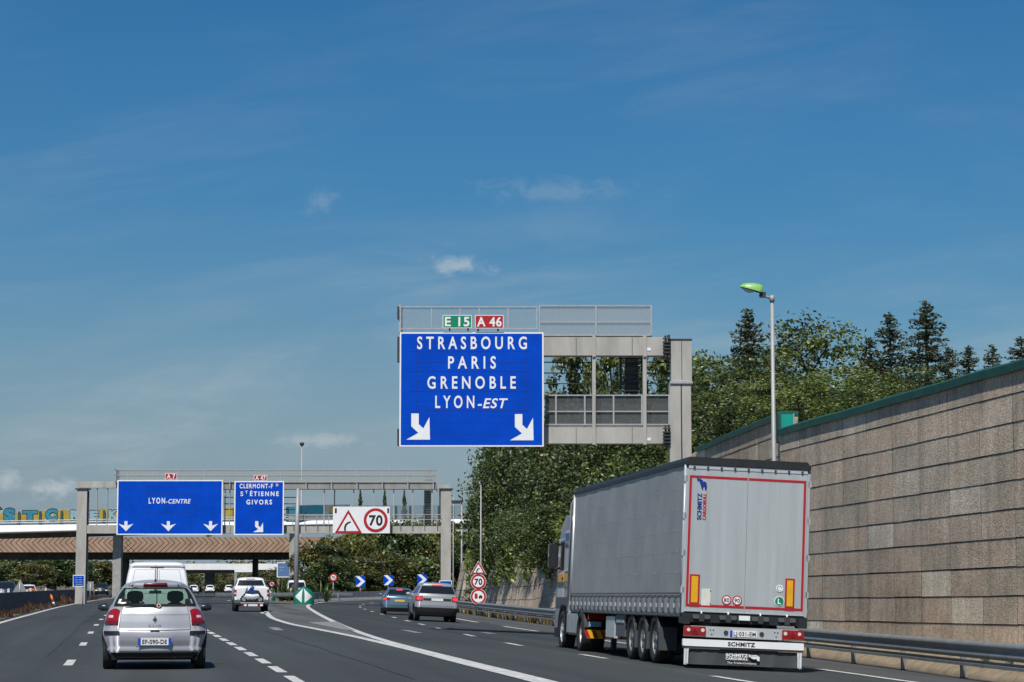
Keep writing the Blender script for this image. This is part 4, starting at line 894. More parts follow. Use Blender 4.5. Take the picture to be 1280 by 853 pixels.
mb.grid(rows, 'orange'); tag(mb.build('tarpaulin', loc=(x, Y, 1.03)), 'crumpled orange sheet lying on the dark central barrier', 'sheet')
Y = 150; x = left_edge(Y) - .75; root = thing('delineator_post', 'leaning orange and white delineator beside the small blue text sign', 'delineator', (x, Y, 0)); mb = MB(); mb.tube([(x + .3, Y, 0), (x + .2, Y, .3)], .07, 'sign_white', 10); mb.tube([(x + .2, Y, .3), (x + .06, Y, .72)], .07, 'orange', 10); mb.tube([(x + .06, Y, .72), (x + .03, Y, .8)], [.07, .03], 'orange', 10); mb.build('stem', root)
mb = MB(); mb.tube([(x + .3, Y, 0), (x + .3, Y, .06)], [.22, .16], 'rubber', 12); mb.build('foot', root)
# backs of signs on the opposite carriageway
Y = 190; c = at(25, 735, Y); root = thing('road_sign', 'grey back of a triangular sign beyond the central barrier', 'road sign', (c[0], Y, 0)); mb = MB(); mb.prism([(c[0] - .62, c[2] - .4), (c[0] + .62, c[2] - .4), (c[0], c[2] + .72)], Y, Y + .04, 'sign_back'); mb.build('sign_plate', root); mb = MB(); mb.tube([(c[0], Y - .06, -.1), (c[0], Y - .06, c[2] + .5)], .045, 'galvanised', 8); mb.build('post', root)
Y = 215; c = at(113, 732.5, Y); root = thing('road_sign', 'pale square sign back standing right of the left gantry leg', 'road sign', (c[0], Y, 0)); mb = MB(); mb.bbox(c[0] - .3, c[0] + .3, Y, Y + .05, c[2] - .45, c[2] + .4, 'sign_back', .03); mb.build('sign_plate', root); mb = MB(); mb.tube([(c[0], Y - .06, -.1), (c[0], Y - .06, c[2] + .3)], .045, 'galvanised', 8); mb.build('post', root)
MB.WORLD = False
# ================================================================ VEHICLES
class CarShape:
    """plan outlines stacked in height; each level: z, rear y, front y, half width, corner radius x, corner radius y, rear bow"""
    def __init__(s, levels): s.lv = levels
    def par(s, z):
        L = s.lv
        if z <= L[0][0]: return L[0][1:]
        for a, b in zip(L, L[1:]):
            if z <= b[0]:
                k = (z - a[0]) / (b[0] - a[0]); return [p + (q - p) * k for p, q in zip(a[1:], b[1:])]
        return L[-1][1:]
    def pt(s, sv, z):
        ry, fy, w, rx, rcy, bow = s.par(z)[:6]; sg = -1 if sv < 0 else 1; t = abs(sv); rx = min(rx, w * .8)
        frx, fry = rx * 1.25, rcy * 1.4
        if t <= 1: x = t * (w - rx); y = ry + bow * t * t
        elif t <= 2: q = (t - 1) * math.pi / 2; x = w - rx + rx * math.sin(q); y = ry + bow + rcy * (1 - math.cos(q))
        elif t <= 3:
            q = t - 2; y0 = ry + bow + rcy; y1 = fy - .12 - fry; x = w + .02 * math.sin(math.pi * q); y = y0 + (max(y1, y0 + .05) - y0) * q
        elif t <= 4: q = (t - 3) * math.pi / 2; y1 = fy - .12 - fry; x = w - frx + frx * math.cos(q); y = max(y1, ry + bow + rcy + .05) + fry * math.sin(q)
        else: q = t - 4; x = (w - frx) * (1 - q); y = max(fy - .12 - fry, ry + bow + rcy + .05) + fry + .12 * (1 - (1 - q) ** 2)
        return Vector((sg * x, y, z))
    def nrm(s, sv, z):
        e = .02; a = s.pt(sv + e, z) - s.pt(sv - e, z); b = s.pt(sv, z + .01) - s.pt(sv, z - .01); n = a.cross(b)
        return n.normalized() if n.length > 1e-9 else Vector((0, -1, 0))
SS = [0, .25, .5, .75, 1, 1.2, 1.4, 1.6, 1.8, 2, 2.17, 2.33, 2.5, 2.67, 2.83, 3, 3.25, 3.5, 3.75, 4, 4.33, 4.67, 5]
SALL = [-x for x in SS[:0:-1]] + SS
def car_body(shape, zs, m, skip=None, name='body', parent=None, extra=None, roof=True, ss=None, arches=None):
    if arches:
        fine = sorted(set(SS + [1.1 + .1 * i for i in range(9)] + [2 + .045 * i for i in range(1, 23)])); ss = [-x for x in fine[:0:-1]] + fine; z2 = []
        for a, b in zip(zs, zs[1:]):
            k = max(1, math.ceil((b - a) / .045)) if a < .85 else 1; z2 += [a + (b - a) * i / k for i in range(k)]
        zs = z2 + [zs[-1]]
    mb = MB(); ss = ss or SALL; rows = [[shape.pt(q, z) for q in ss] for z in zs]; n = len(ss)
    o = len(mb.v)
    vs = [p for r in rows for p in r]; fs = []
    for i in range(len(zs) - 1):
        for j in range(n - 1):
            if arches:
                c = (vs[i * n + j] + vs[(i + 1) * n + j + 1]) / 2; q = abs((ss[j] + ss[j + 1]) / 2)
                if 1.05 < q < 3.95 and any(math.hypot(c.y - ay, c.z - ar) < ar * 1.10 + .012 for ay, ar in arches): continue
            if skip and skip((ss[j] + ss[j + 1]) / 2, (zs[i] + zs[i + 1]) / 2): continue
            fs.append((i * n + j, i * n + j + 1, (i + 1) * n + j + 1, (i + 1) * n + j))
    if roof:
        top = rows[-1]; c = sum(top, Vector()) / n; prev = (len(zs) - 1) * n
        for k, (sc, dz) in enumerate(((.8, .018), (.5, .034), (.2, .042))):
            st = len(vs); vs += [Vector((c.x + (p.x - c.x) * sc, c.y + (p.y - c.y) * sc, p.z + dz)) for p in top]
            for j in range(n - 1): fs.append((prev + j, prev + j + 1, st + j + 1, st + j))
            prev = st
        fs.append(tuple(prev + j for j in range(n - 1)))
    mb.add(vs, fs, m, True)
    if extra: extra(mb)
    return mb.build(name, parent)
def patch(mb, shape, s0, s1, z0, z1, m, off=.006, ns=8, nz=4, smooth=True, rim=True):
    """skin lying just proud of the body between s0..s1 and z0..z1 (z bounds may be functions of t 0..1)"""
    f0 = z0 if callable(z0) else (lambda t: z0); f1 = z1 if callable(z1) else (lambda t: z1); rows = []
    for i in range(nz + 1):
        r = []
        for j in range(ns + 1):
            t = j / ns; q = s0 + (s1 - s0) * t; z = f0(t) + (f1(t) - f0(t)) * i / nz; r.append(shape.pt(q, z) + shape.nrm(q, z) * off)
        rows.append(r)
    mb.grid(rows, m, smooth)
    if rim:     # turn the edge back to the body
        edge = rows[0] + [r[-1] for r in rows[1:]] + rows[-1][-2::-1] + [r[0] for r in rows[-2:0:-1]]
        qs = [(s0 + (s1 - s0) * j / ns, f0(j / ns)) for j in range(ns + 1)] + [(s1, f0(1) + (f1(1) - f0(1)) * i / nz) for i in range(1, nz + 1)] + [(s0 + (s1 - s0) * j / ns, f1(j / ns)) for j in range(ns - 1, -1, -1)] + [(s0, f0(0) + (f1(0) - f0(0)) * i / nz) for i in range(nz - 1, 0, -1)]
        inn = [shape.pt(q, z) - shape.nrm(q, z) * .004 for q, z in qs]; k = len(edge)
        mb.add(edge + inn, [(i, (i + 1) % k, k + (i + 1) % k, k + i) for i in range(k)], m)
def wheel(parent, x, y, r, w, side, name='wheel', rim='alloy', spokes=5):
    """tyre mesh with the rim and its spokes as a child; side = +1 right"""
    mb = MB(); h = w / 2; mb.lathe_x([(-h * .8, r * .62), (-h, r * .72), (-h, r * .92), (-h * .82, r * .985), (-h * .4, r), (h * .4, r), (h * .82, r * .985), (h, r * .92), (h, r * .72), (h * .8, r * .62)], x, y, r, 'rubber', 26)
    for k in (-.5, 0, .5): mb.lathe_x([(k * h - .006, r + .001), (k * h + .006, r + .001)], x, y, r, 'black_gap', 26)
    tyre = mb.build(name, parent); mb = MB(); s = side
    mb.lathe_x([(s * h * .8, r * .63), (s * h * .86, r * .66), (s * h * .7, r * .60), (s * h * .1, r * .56), (s * h * .1, .001)], x, y, r, 'dark_steel' if rim == 'alloy' else rim, 22)
    for k in range(spokes):
        t = 2 * math.pi * k / spokes; d = (math.cos(t), math.sin(t)); p = (-d[1], d[0]); wv = r * .09
        vs = []
        for rr, ww, xx in ((.06, 1.0, .62), (.62, .75, .72)):
            for sg in (-1, 1): vs += [(x + s * h * xx, y + d[0] * r * rr + p[0] * wv * ww * sg, r + d[1] * r * rr + p[1] * wv * ww * sg), (x + s * h * (xx - .35), y + d[0] * r * rr + p[0] * wv * ww * sg, r + d[1] * r * rr + p[1] * wv * ww * sg)]
        mb.add(vs, [(0, 2, 6, 4), (0, 4, 5, 1), (2, 3, 7, 6), (4, 6, 7, 5)], rim)
    mb.lathe_x([(s * h * .75, .001), (s * h * .75, r * .13), (s * h * .5, r * .15)], x, y, r, rim, 14)
    mb.build('rim', tyre); return tyre
def side_s(shape, y, z):
    """where along the outline the side of the body passes distance y"""
    lo, hi = 1.0, 4.0
    for _ in range(24):
        m = (lo + hi) / 2
        if shape.pt(m, z).y < y: lo = m
        else: hi = m
    return lo
def arch(parent, shape, xw, y, r, side, zc):
    mb = MB(); n = 26; rows = []; edge = []; zmin = shape.lv[0][0]; t0 = math.asin(max(-.9, min(.9, (zmin + .004 - zc) / r)))
    for i in range(n + 1):
        t = t0 + (math.pi - 2 * t0) * i / n; row = []
        for rr, dx in ((r - .004, -.30), (r - .004, .004), (r + .012, .011), (r + .03, .006), (r + .034, -.01)):
            yy, zz = y + rr * math.cos(t), zc + rr * math.sin(t); x = shape.pt(side_s(shape, yy, zz), zz).x; row.append((side * (x + dx) if dx > -.2 else side * (xw - .30), yy, zz))
        rows.append(row)
    mb.grid(rows, 'black_plastic', flip=side < 0); mb.add([r_[0] for r_ in rows], [tuple(range(n + 1))], 'black_gap'); return mb.build('wheel_arch', parent)
def wheels(parent, shape, xw, ys, r, w, **k):
    for y in ys:
        for sd in (-1, 1): arch(parent, shape, xw, y, r * 1.10, sd, r); wheel(parent, sd * (xw - w / 2 - .004), y, r, w, sd, **k)
def mirrors(parent, x, y, z, m, sx=.19, sz=.13):
    for sd in (-1, 1):
        mb = MB(); rows = []
        for k in range(7):
            t = k / 6; sc = math.sin(math.pi * (.12 + .76 * t)) ** .5; rows.append([(sd * (x + sx * t), y + .06 * math.cos(q) * sc + .03 * t, z + sz / 2 * math.sin(q) * sc) for q in [2 * math.pi * j / 12 for j in range(13)]])
        mb.grid(rows, m, flip=sd > 0); mb.add(rows[0][:-1], [tuple(range(12))], m); mb.add(rows[-1][:-1], [tuple(range(12))], m); mb.tube([(sd * (x + .05), y, z - sz * .3), (sd * (x - .13), y + .08, z - sz * .55)], .025, m, 8); mb.build('side_mirror', parent)
def underbody(parent, w, y0, y1, z0, z1): 
    mb = MB(); mb.box(-w, w, y0, y1, z0, z1, 'black_gap'); mb.tube([(w * .45, y0 - .06, z0 + .03), (w * .45, y0 + 1, z0 + .03)], .035, 'dark_steel', 10); mb.build('underbody', parent)
def number_plate(parent, y, z, txt, face='plate_white', w=.52, h=.11, blue=True, tilt=0):
    mb = MB(); mb.box(-w / 2, w / 2, y - .012, y, z - h / 2, z + h / 2, face)
    if blue:
        for s in (-1, 1): mb.add([(s * w / 2, y - .014, z - h / 2), (s * (w / 2 - .045), y - .014, z - h / 2), (s * (w / 2 - .045), y - .014, z + h / 2), (s * w / 2, y - .014, z + h / 2)], [(0, 1, 2, 3) if s < 0 else (3, 2, 1, 0)], 'plate_blue')
    if txt: mb.text(txt, 'sign_black', (0, y - .014, z), height=.066, width=w * .74, bold=.015, off=.004)
    return mb.build('number_plate', parent)

# ---------------------------------------------------------------- the silver hatchback in front
def silver_hatch():
    Y = 37.75; x = gx(193.3, Y, 800); root = thing('hatchback_car', 'silver hatchback with red corner lights driving just ahead in the left lanes', 'car', (x, Y, 0.0), (0, 0, R(8.9)))
    S = CarShape([(.20, .12, 3.80, .78, .26, .40, .10), (.27, .06, 3.90, .815, .30, .42, .10), (.33, .02, 3.96, .835, .32, .44, .10), (.37, .045, 3.97, .84, .34, .44, .10), (.48, .01, 3.99, .85, .34, .44, .10), (.57, .0, 3.97, .855, .34, .44, .10), (.64, .015, 3.93, .852, .33, .42, .10), (.66, .05, 3.92, .845, .32, .40, .09), (.78, .07, 3.80, .825, .31, .40, .09), (.90, .10, 3.62, .79, .29, .40, .09), (.98, .13, 3.20, .755, .27, .40, .09), (1.03, .17, 2.95, .725, .25, .42, .09), (1.10, .22, 2.75, .695, .24, .42, .09), (1.20, .31, 2.50, .65, .23, .44, .09), (1.30, .41, 2.25, .585, .21, .44, .09), (1.36, .47, 2.08, .525, .19, .40, .08), (1.395, .42, 1.98, .49, .18, .30, .06), (1.415, .46, 1.90, .455, .16, .28, .06), (1.435, .60, 1.78, .40, .14, .25, .05)])
    zs = [.20, .27, .33, .37, .42, .48, .53, .57, .61, .64, .66, .72, .78, .84, .90, .94, .98, 1.03, 1.055, 1.10, 1.15, 1.20, 1.25, 1.30, 1.335, 1.36, 1.395, 1.415, 1.435]
    def win(q, z):
        a = abs(q)
        if not 1.055 < z < 1.335: return False
        return a < 1.6 or (2.0 < a < 2.5) or (2.5 < a < 3.0) or a > 3.5
    body = car_body(S, zs, 'silver_paint', skip=win, parent=root, arches=((.66, .30), (3.23, .30)))
    mb = MB()                                                    # hatch shut lines, lower lip, valance
    for sd in (-1, 1): patch(mb, S, sd * 1.12 - .008, sd * 1.12 + .008, .655, 1.02, 'black_gap', .004, 1, 8, rim=False)
    patch(mb, S, -1.12, 1.12, lambda t: .650 - .012 * (1 - (2 * t - 1) ** 2), lambda t: .658 - .012 * (1 - (2 * t - 1) ** 2), 'black_gap', .004, 14, 1, rim=False)
    patch(mb, S, -1.15, 1.15, .895, .901, 'grey_plastic', .002, 14, 1, rim=False)
    mb.build('tailgate_seam', root)
    mb = MB(); patch(mb, S, -1.45, 1.45, .21, .285, 'black_plastic', .008, 16, 3); mb.build('rear_valance', root)
    for sd in (-1, 1):
        mb = MB(); s0, s1 = sorted((sd * 1.10, sd * 1.72)); patch(mb, S, s0, s1, .575, .632, 'black_plastic', .012, 8, 2); mb.build('bumper_strip', root)
        mb = MB(); fl = (lambda t: t) if sd > 0 else (lambda t: 1 - t)
        s0, s1 = sorted((sd * 1.18, sd * 1.74)); zl = lambda t: .735 + .07 * fl(t) ** 2; zh = lambda t: .905 + .085 * math.sin(math.pi * min(1, .25 + .62 * fl(t)))
        patch(mb, S, s0, s1, zl, zh, 'tail_red', .016, 10, 8); lamp = mb.build('tail_light', root)
        mb = MB(); s0, s1 = sorted((sd * 1.38, sd * 1.58)); patch(mb, S, s0, s1, .845, .885, 'lamp_clear', .020, 5, 3); mb.build('reverse_lens', lamp)
        mb = MB(); s0, s1 = sorted((sd * 1.16, sd * 1.76)); patch(mb, S, s0, s1, .74, .80, 'deep_red', .019, 6, 2); mb.build('reflector', lamp)
    mb = MB(); patch(mb, S, -.62, .62, 1.372, 1.408, 'deep_red', .016, 8, 3); mb.build('high_brake_light', root)
    mb = MB(); patch(mb, S, -1.6, 1.6, 1.055, 1.335, 'window_glass', .002, 16, 6, rim=False); rw = mb.build('rear_window', root)
    mb = MB()                                                    # black frit round the glass
    patch(mb, S, -1.6, 1.6, 1.030, 1.070, 'black_gap', .004, 16, 1, rim=False); patch(mb, S, -1.6, 1.6, 1.316, 1.338, 'black_gap', .004, 16, 1, rim=False)
    for sd in (-1, 1): s0, s1 = sorted((sd * 1.48, sd * 1.62)); patch(mb, S, s0, s1, 1.06, 1.333, 'black_gap', .004, 2, 5, rim=False)
    mb.build('glass_frame', rw)
    mb = MB(); a = S.pt(0, 1.05); mb.tube([(0, a.y - .03, 1.045), (-.15, a.y - .035, 1.065), (-.5, a.y + .02, 1.075)], .011, 'black_plastic', 6); mb.tube([(0, a.y - .04, 1.045), (0, a.y + .03, 1.05)], .028, 'black_plastic', 10); mb.build('wiper', rw)
    mb = MB(); c = S.pt(.12, 1.055); mb.disc(c.x, c.z - .004, .042, c.y - .05, 'deep_red', 20, .003); mb.disc(c.x, c.z - .004, .034, c.y - .054, 'sticker_cream', 20, .002); mb.disc(c.x, c.z - .004, .02, c.y - .057, 'deep_red', 16, .002); mb.build('round_sticker', root)
    mb = MB(); patch(mb, S, -1.30, -1.05, 1.075, 1.10, 'sign_white', .008, 3, 1, rim=False); patch(mb, S, -1.42, -1.30, 1.08, 1.15, 'sign_white', .008, 2, 2, rim=False); patch(mb, S, 1.36, 1.44, 1.08, 1.15, 'pale_teal', .008, 2, 2, rim=False); mb.build('window_sticker', rw)
    for sd in (-1, 1):
        mb = MB()
        for a, b in ((2.0, 2.48), (2.52, 3.0)): s0, s1 = sorted((sd * a, sd * b)); patch(mb, S, s0, s1, 1.055, 1.335, 'window_glass', .002, 6, 4, rim=False)
        mb.build('side_window', root)
    mb = MB(); patch(mb, S, 3.5, 5, 1.055, 1.335, 'window_glass', .002, 8, 4, rim=False); patch(mb, S, -5, -3.5, 1.055, 1.335, 'window_glass', .002, 8, 4, rim=False); mb.build('windscreen', root)
    # emblem and name on the hatch
    mb = MB(); c = S.pt(0, .815); yb = c.y - .012; k = .052
    for pts in ([(0, 1.25), (.30, .62), (.12, .0), (-.16, .62)], [(-.20, .60), (.08, 0), (-.16, -.62), (-.62, 0)], [(.20, .60), (.62, 0), (.16, -.62), (-.06, 0)], [(0, -1.25), (-.30, -.62), (-.10, 0), (.16, -.62)]): mb.prism([(px * k * .8, .815 + pz * k) for px, pz in pts], yb - .006, yb + .02, 'dark_steel' if pts[0][0] else 'chrome')
    mb.prism([(0, .815 + .07), (.042, .815), (0, .815 - .07), (-.042, .815)], yb + .008, yb + .02, 'chrome'); mb.build('emblem', root)
    mb = MB(); c = S.pt(0, .72); mb.text('CLIO', 'dark_steel', (0, c.y - .008, .722), height=.030, width=.20, bold=.008, space=1.8); c2 = S.pt(.85, .675); mb.text('dCi', 'dark_steel', (.36, c2.y - .006, .68), height=.02, width=.11); mb.build('lettering', root)
    mb = MB(); mb.bbox(-.075, .075, S.pt(0, .642).y - .018, S.pt(0, .642).y + .03, .634, .652, 'black_plastic', .005); mb.build('hatch_handle', root)
    mb = MB(); patch(mb, S, -.60, .60, .37, .55, 'silver_paint', .004, 8, 3); mb.build('plate_recess', root)
    number_plate(root, S.pt(0, .46).y - .012, .462, 'EF-090-DE', w=.54, h=.115)
    mb = MB(); c = S.pt(0, 1.435); mb.tube([(0, .62, 1.45), (0, .60, 1.48)], [.022, .012], 'black_plastic', 8); mb.tube([(0, .60, 1.48), (0, .52, 1.72)], .0045, 'black_plastic', 5); mb.build('aerial', root)
    mirrors(root, .79, 2.35, 1.0, 'dark_paint', .19, .13)
    wheels(root, S, .845, (.66, 3.23), .30, .195)
    underbody(root, .70, .25, 3.7, .16, .30)
    # cabin seen through the glass
    mb = MB(); mb.box(-.68, .68, .5, 3.2, .31, .42, 'seat_fabric'); mb.box(-.55, .55, .42, .60, .85, 1.04, 'seat_fabric'); mb.box(-.64, .64, 2.55, 2.9, .6, .98, 'grey_plastic'); mb.box(-.62, -.60, 1.1, 2.6, .6, .98, 'seat_fabric'); mb.box(.60, .62, 1.1, 2.6, .6, .98, 'seat_fabric'); mb.build('cabin', root)
    for sx, nm in ((-.34, 'seat'), (.34, 'seat')):
        mb = MB(); rows = []
        for z, hw, d in ((.45, .24, .10), (.7, .25, .10), (.95, .23, .09), (1.06, .15, .07), (1.10, .07, .04), (1.12, .12, .05), (1.15, .14, .06), (1.22, .14, .06), (1.27, .12, .05), (1.29, .05, .02)): rows.append([(sx + hw * math.cos(q), 1.75 - (z - .5) * .25 + d * math.sin(q), z) for q in [2 * math.pi * j / 14 for j in range(15)]])
        mb.grid(rows, 'seat_fabric'); mb.build(nm, root)
    mb = MB(); mb.bbox(-.11, .11, 2.28, 2.31, 1.235, 1.29, 'black_plastic', .02); mb.tube([(0, 2.3, 1.29), (0, 2.2, 1.36)], .012, 'black_plastic', 6); mb.build('inner_mirror', root)
    mb = MB(); mb.lathe_x([(-.0, .001)], 0, 0, 0, 'black_plastic', 4) if False else mb.tube([(-.34 + .17 * math.cos(q), 2.35 + .06 * math.sin(q), .98 + .16 * math.sin(q)) for q in [2 * math.pi * j / 20 for j in range(21)]], .016, 'black_plastic', 6); mb.build('steering_wheel', root)
    # driver: head and shoulders continuous
    rows = []; mb = MB()
    for z, hw, d in ((.55, .19, .11), (.80, .22, .12), (.95, .22, .11), (1.00, .16, .09), (1.03, .07, .06), (1.07, .06, .06), (1.10, .075, .085), (1.16, .08, .10), (1.22, .076, .098), (1.265, .05, .07), (1.285, .01, .02)): rows.append([(-.34 + hw * math.cos(q), 1.98 + d * math.sin(q), z) for q in [2 * math.pi * j / 14 for j in range(15)]])
    mb.grid(rows, 'seat_fabric'); drv = mb.build('person', None); drv.location = (0, 0, 0)
    drv.matrix_world = Matrix.Translation(root.location) @ Matrix.Rotation(R(8.9), 4, 'Z'); tag(drv, 'dark silhouette of the driver inside the silver hatchback', 'person')
silver_hatch()

# ---------------------------------------------------------------- white van
def white_van():
    Y = 68.5; x = gx(196.5, Y, 720); root = thing('panel_van', 'tall white panel van with windowless rear doors hidden behind the silver hatchback', 'van', (x, Y, 0), (0, 0, R(9.0)))
    S = CarShape([(.28, .06, 4.75, .86, .12, .15, .03), (.45, .0, 4.85, .92, .12, .16, .03), (.95, .0, 4.7, .95, .12, .16, .03), (1.2, .015, 4.2, .945, .12, .16, .03), (1.4, .05, 3.95, .925, .12, .16, .03), (1.7, .12, 3.55, .875, .12, .16, .03), (1.92, .19, 3.2, .825, .12, .18, .03), (1.95, .15, 3.15, .82, .12, .18, .03), (2.02, .17, 3.0, .79, .14, .2, .03), (2.06, .25, 2.9, .72, .14, .2, .03)])
    car_body(S, [.28, .45, .7, .95, 1.08, 1.2, 1.3, 1.4, 1.55, 1.7, 1.82, 1.92, 1.95, 2.02, 2.06], 'white_paint', parent=root, arches=((.95, .33), (3.9, .33)))
    for sd in (-1, 1):
        mb = MB(); s0, s1 = sorted((sd * .02, sd * 1.02)); patch(mb, S, s0, s1, .5, 1.90, 'white_paint', .010, 4, 8); door = mb.build('rear_door', root)
        mb = MB(); s0, s1 = sorted((sd * .09, sd * .90)); patch(mb, S, s0, s1, 1.15, 1.84, 'white_paint', .020, 4, 6); mb.build('blank_window', door)
        mb = MB()
        for a, b in ((.075, .09), (.90, .915)): s0, s1 = sorted((sd * a, sd * b)); patch(mb, S, s0, s1, 1.14, 1.85, 'grey_plastic', .013, 1, 6, rim=False)
        s0, s1 = sorted((sd * .075, sd * .915)); patch(mb, S, s0, s1, 1.84, 1.852, 'grey_plastic', .013, 4, 1, rim=False); mb.build('seal', door)
        mb = MB(); s0, s1 = sorted((sd * 1.05, sd * 1.9)); patch(mb, S, s0, s1, .62, .98, 'tail_red', .012, 5, 4); mb.build('tail_light', root)
    mb = MB(); patch(mb, S, -.012, .012, .5, 1.9, 'black_gap', .022, 1, 6, rim=False); patch(mb, S, -1.05, 1.05, 1.925, 1.937, 'black_gap', .006, 8, 1, rim=False); mb.build('door_seam', root)
    mb = MB(); patch(mb, S, -.28, .28, 1.895, 1.925, 'deep_red', .02, 4, 2); mb.build('high_brake_light', root)
    mb = MB(); patch(mb, S, -1.9, 1.9, .3, .48, 'grey_plastic', .03, 14, 3); mb.build('bumper', root)
    mb = MB(); patch(mb, S, 3.6, 5, 1.3, 1.85, 'dark_window', .006, 6, 4, rim=False); patch(mb, S, -5, -3.6, 1.3, 1.85, 'dark_window', .006, 6, 4, rim=False); mb.build('windscreen', root)
    number_plate(root, -.02, .62, None, blue=True); mirrors(root, .93, 3.6, 1.2, 'black_plastic', .2, .26); wheels(root, S, .93, (.95, 3.9), .33, .21, rim='galvanised'); underbody(root, .82, .2, 4.6, .2, .4)
white_van()

# ---------------------------------------------------------------- silver sport utility car and blue-grey saloon on the slip road
def off_roader():
    Y = 101.0; px = 545.5; x = gx(px, Y, 770); root = thing('off_road_car', 'silver sport utility car with black lower bumper and lit brake lamps', 'car', (x, Y, ground_z(x, Y)), (0, R(2.4), R(7.5)))
    S = CarShape([(.28, .10, 4.45, .84, .2, .3, .05), (.45, .03, 4.55, .92, .22, .32, .05), (.68, .0, 4.58, .95, .22, .32, .05), (.85, .03, 4.5, .95, .22, .32, .05), (1.1, .06, 4.2, .935, .2, .3, .05), (1.2, .10, 3.5, .91, .18, .3, .05), (1.35, .22, 3.05, .84, .17, .32, .05), (1.55, .36, 2.65, .745, .16, .34, .05), (1.62, .33, 2.5, .71, .16, .3, .05), (1.68, .42, 2.3, .64, .15, .28, .05)])
    car_body(S, [.28, .45, .56, .68, .76, .85, .97, 1.1, 1.15, 1.2, 1.27, 1.35, 1.45, 1.55, 1.62, 1.68], 'grey_silver_paint', parent=root, arches=((.85, .37), (3.6, .37)))
    mb = MB(); patch(mb, S, -1.95, 1.95, .28, .62, 'black_plastic', .03, 16, 4); mb.build('rear_bumper', root)
    mb = MB(); patch(mb, S, -1.3, 1.3, 1.225, 1.56, 'dark_window', .006, 12, 4, rim=False); mb.build('rear_window', root)
    for sd in (-1, 1):
        mb = MB(); s0, s1 = sorted((sd * 1.7, sd * 3.0)); patch(mb, S, s0, s1, 1.225, 1.54, 'dark_window', .006, 12, 4, rim=False); mb.build('side_window', root)
        mb = MB(); s0, s1 = sorted((sd * .88, sd * 1.92)); patch(mb, S, s0, s1, .90, 1.10, 'tail_red', .014, 8, 4); lamp = mb.build('tail_light', root)
        mb = MB(); c = S.pt(sd * 1.3, 1.0); c2 = S.pt(sd * 1.02, 1.0)
        mb.disc(c.x, 1.0, .072, c.y - .03, 'brake_lit', 18, .03); mb.disc(c2.x, 1.0, .05, c2.y - .022, 'brake_lit', 18, .008); mb.build('lit_ring', lamp)
    mb = MB(); patch(mb, S, -.42, .42, 1.59, 1.62, 'brake_lit', .012, 6, 2); mb.build('high_brake_light', root)
    mb = MB(); patch(mb, S, -.84, .84, .92, 1.02, 'black_plastic', .010, 8, 3); mb.build('tailgate_trim', root)
    mb = MB(); patch(mb, S, -1.25, 1.25, .70, .708, 'black_gap', .005, 8, 1, rim=False); patch(mb, S, -1.2, 1.2, 1.19, 1.2, 'black_gap', .005, 8, 1, rim=False); mb.build('tailgate_seam', root)
    number_plate(root, S.pt(0, .97).y - .012, .965, None, blue=False); mirrors(root, .93, 3.1, 1.18, 'grey_silver_paint', .2, .15); wheels(root, S, .93, (.85, 3.6), .37, .235); underbody(root, .8, .25, 4.3, .22, .4)
off_roader()
def saloon():
    Y = 122.0; x = gx(499, Y, 760); root = thing('saloon_car', 'blue grey saloon with yellow number plate ahead of the silver utility car', 'car', (x, Y, ground_z(x, Y)), (0, R(2), R(5.0)))
    S = CarShape([(.22, .10, 4.5, .78, .22, .3, .06), (.36, .03, 4.58, .86, .26, .34, .06), (.55, .0, 4.62, .9, .26, .36, .06), (.75, .03, 4.5, .9, .25, .36, .06), (.92, .06, 4.1, .885, .24, .36, .06), (.98, .08, 3.6, .865, .22, .36, .06), (1.01, .30, 3.4, .83, .22, .36, .06), (1.04, .58, 3.2, .79, .22, .36, .06), (1.22, .95, 2.75, .69, .2, .36, .06), (1.36, 1.25, 2.4, .61, .18, .34, .06), (1.41, 1.42, 2.2, .54, .16, .3, .05)])
    car_body(S, [.22, .36, .45, .55, .65, .75, .84, .92, .98, 1.01, 1.04, 1.13, 1.22, 1.29, 1.36, 1.41], 'steel_blue_paint', parent=root, arches=((.95, .32), (3.7, .32)))
    mb = MB(); patch(mb, S, -1.25, 1.25, 1.06, 1.34, 'dark_window', .006, 10, 4, rim=False); mb.build('rear_window', root)
    mb = MB(); patch(mb, S, -1.7, 1.7, .24, .38, 'black_plastic', .02, 14, 3); mb.build('rear_valance', root)
    for sd in (-1, 1):
        mb = MB(); s0, s1 = sorted((sd * 1.8, sd * 3.05)); patch(mb, S, s0, s1, 1.07, 1.33, 'dark_window', .006, 12, 4, rim=False); mb.build('side_window', root)
        mb = MB(); s0, s1 = sorted((sd * .78, sd * 1.9)); patch(mb, S, s0, s1, .76, .90, 'tail_red', .012, 8, 4); lamp = mb.build('tail_light', root)
        mb = MB(); s0, s1 = sorted((sd * 1.15, sd * 1.6)); patch(mb, S, s0, s1, .78, .87, 'brake_lit', .018, 5, 3); mb.build('lit_panel', lamp)
    mb = MB(); patch(mb, S, -.35, .35, 1.30, 1.345, 'brake_lit', .014, 4, 2); mb.build('high_brake_light', root)
    mb = MB(); patch(mb, S, -1.1, 1.1, .66, .667, 'black_gap', .005, 8, 1, rim=False); mb.build('boot_seam', root)
    number_plate(root, S.pt(0, .74).y - .012, .75, None, face='plate_yellow', blue=False); mirrors(root, .86, 3.1, 1.05, 'steel_blue_paint', .18, .13); wheels(root, S, .88, (.95, 3.7), .32, .225); underbody(root, .74, .25, 4.3, .17, .3)
saloon()

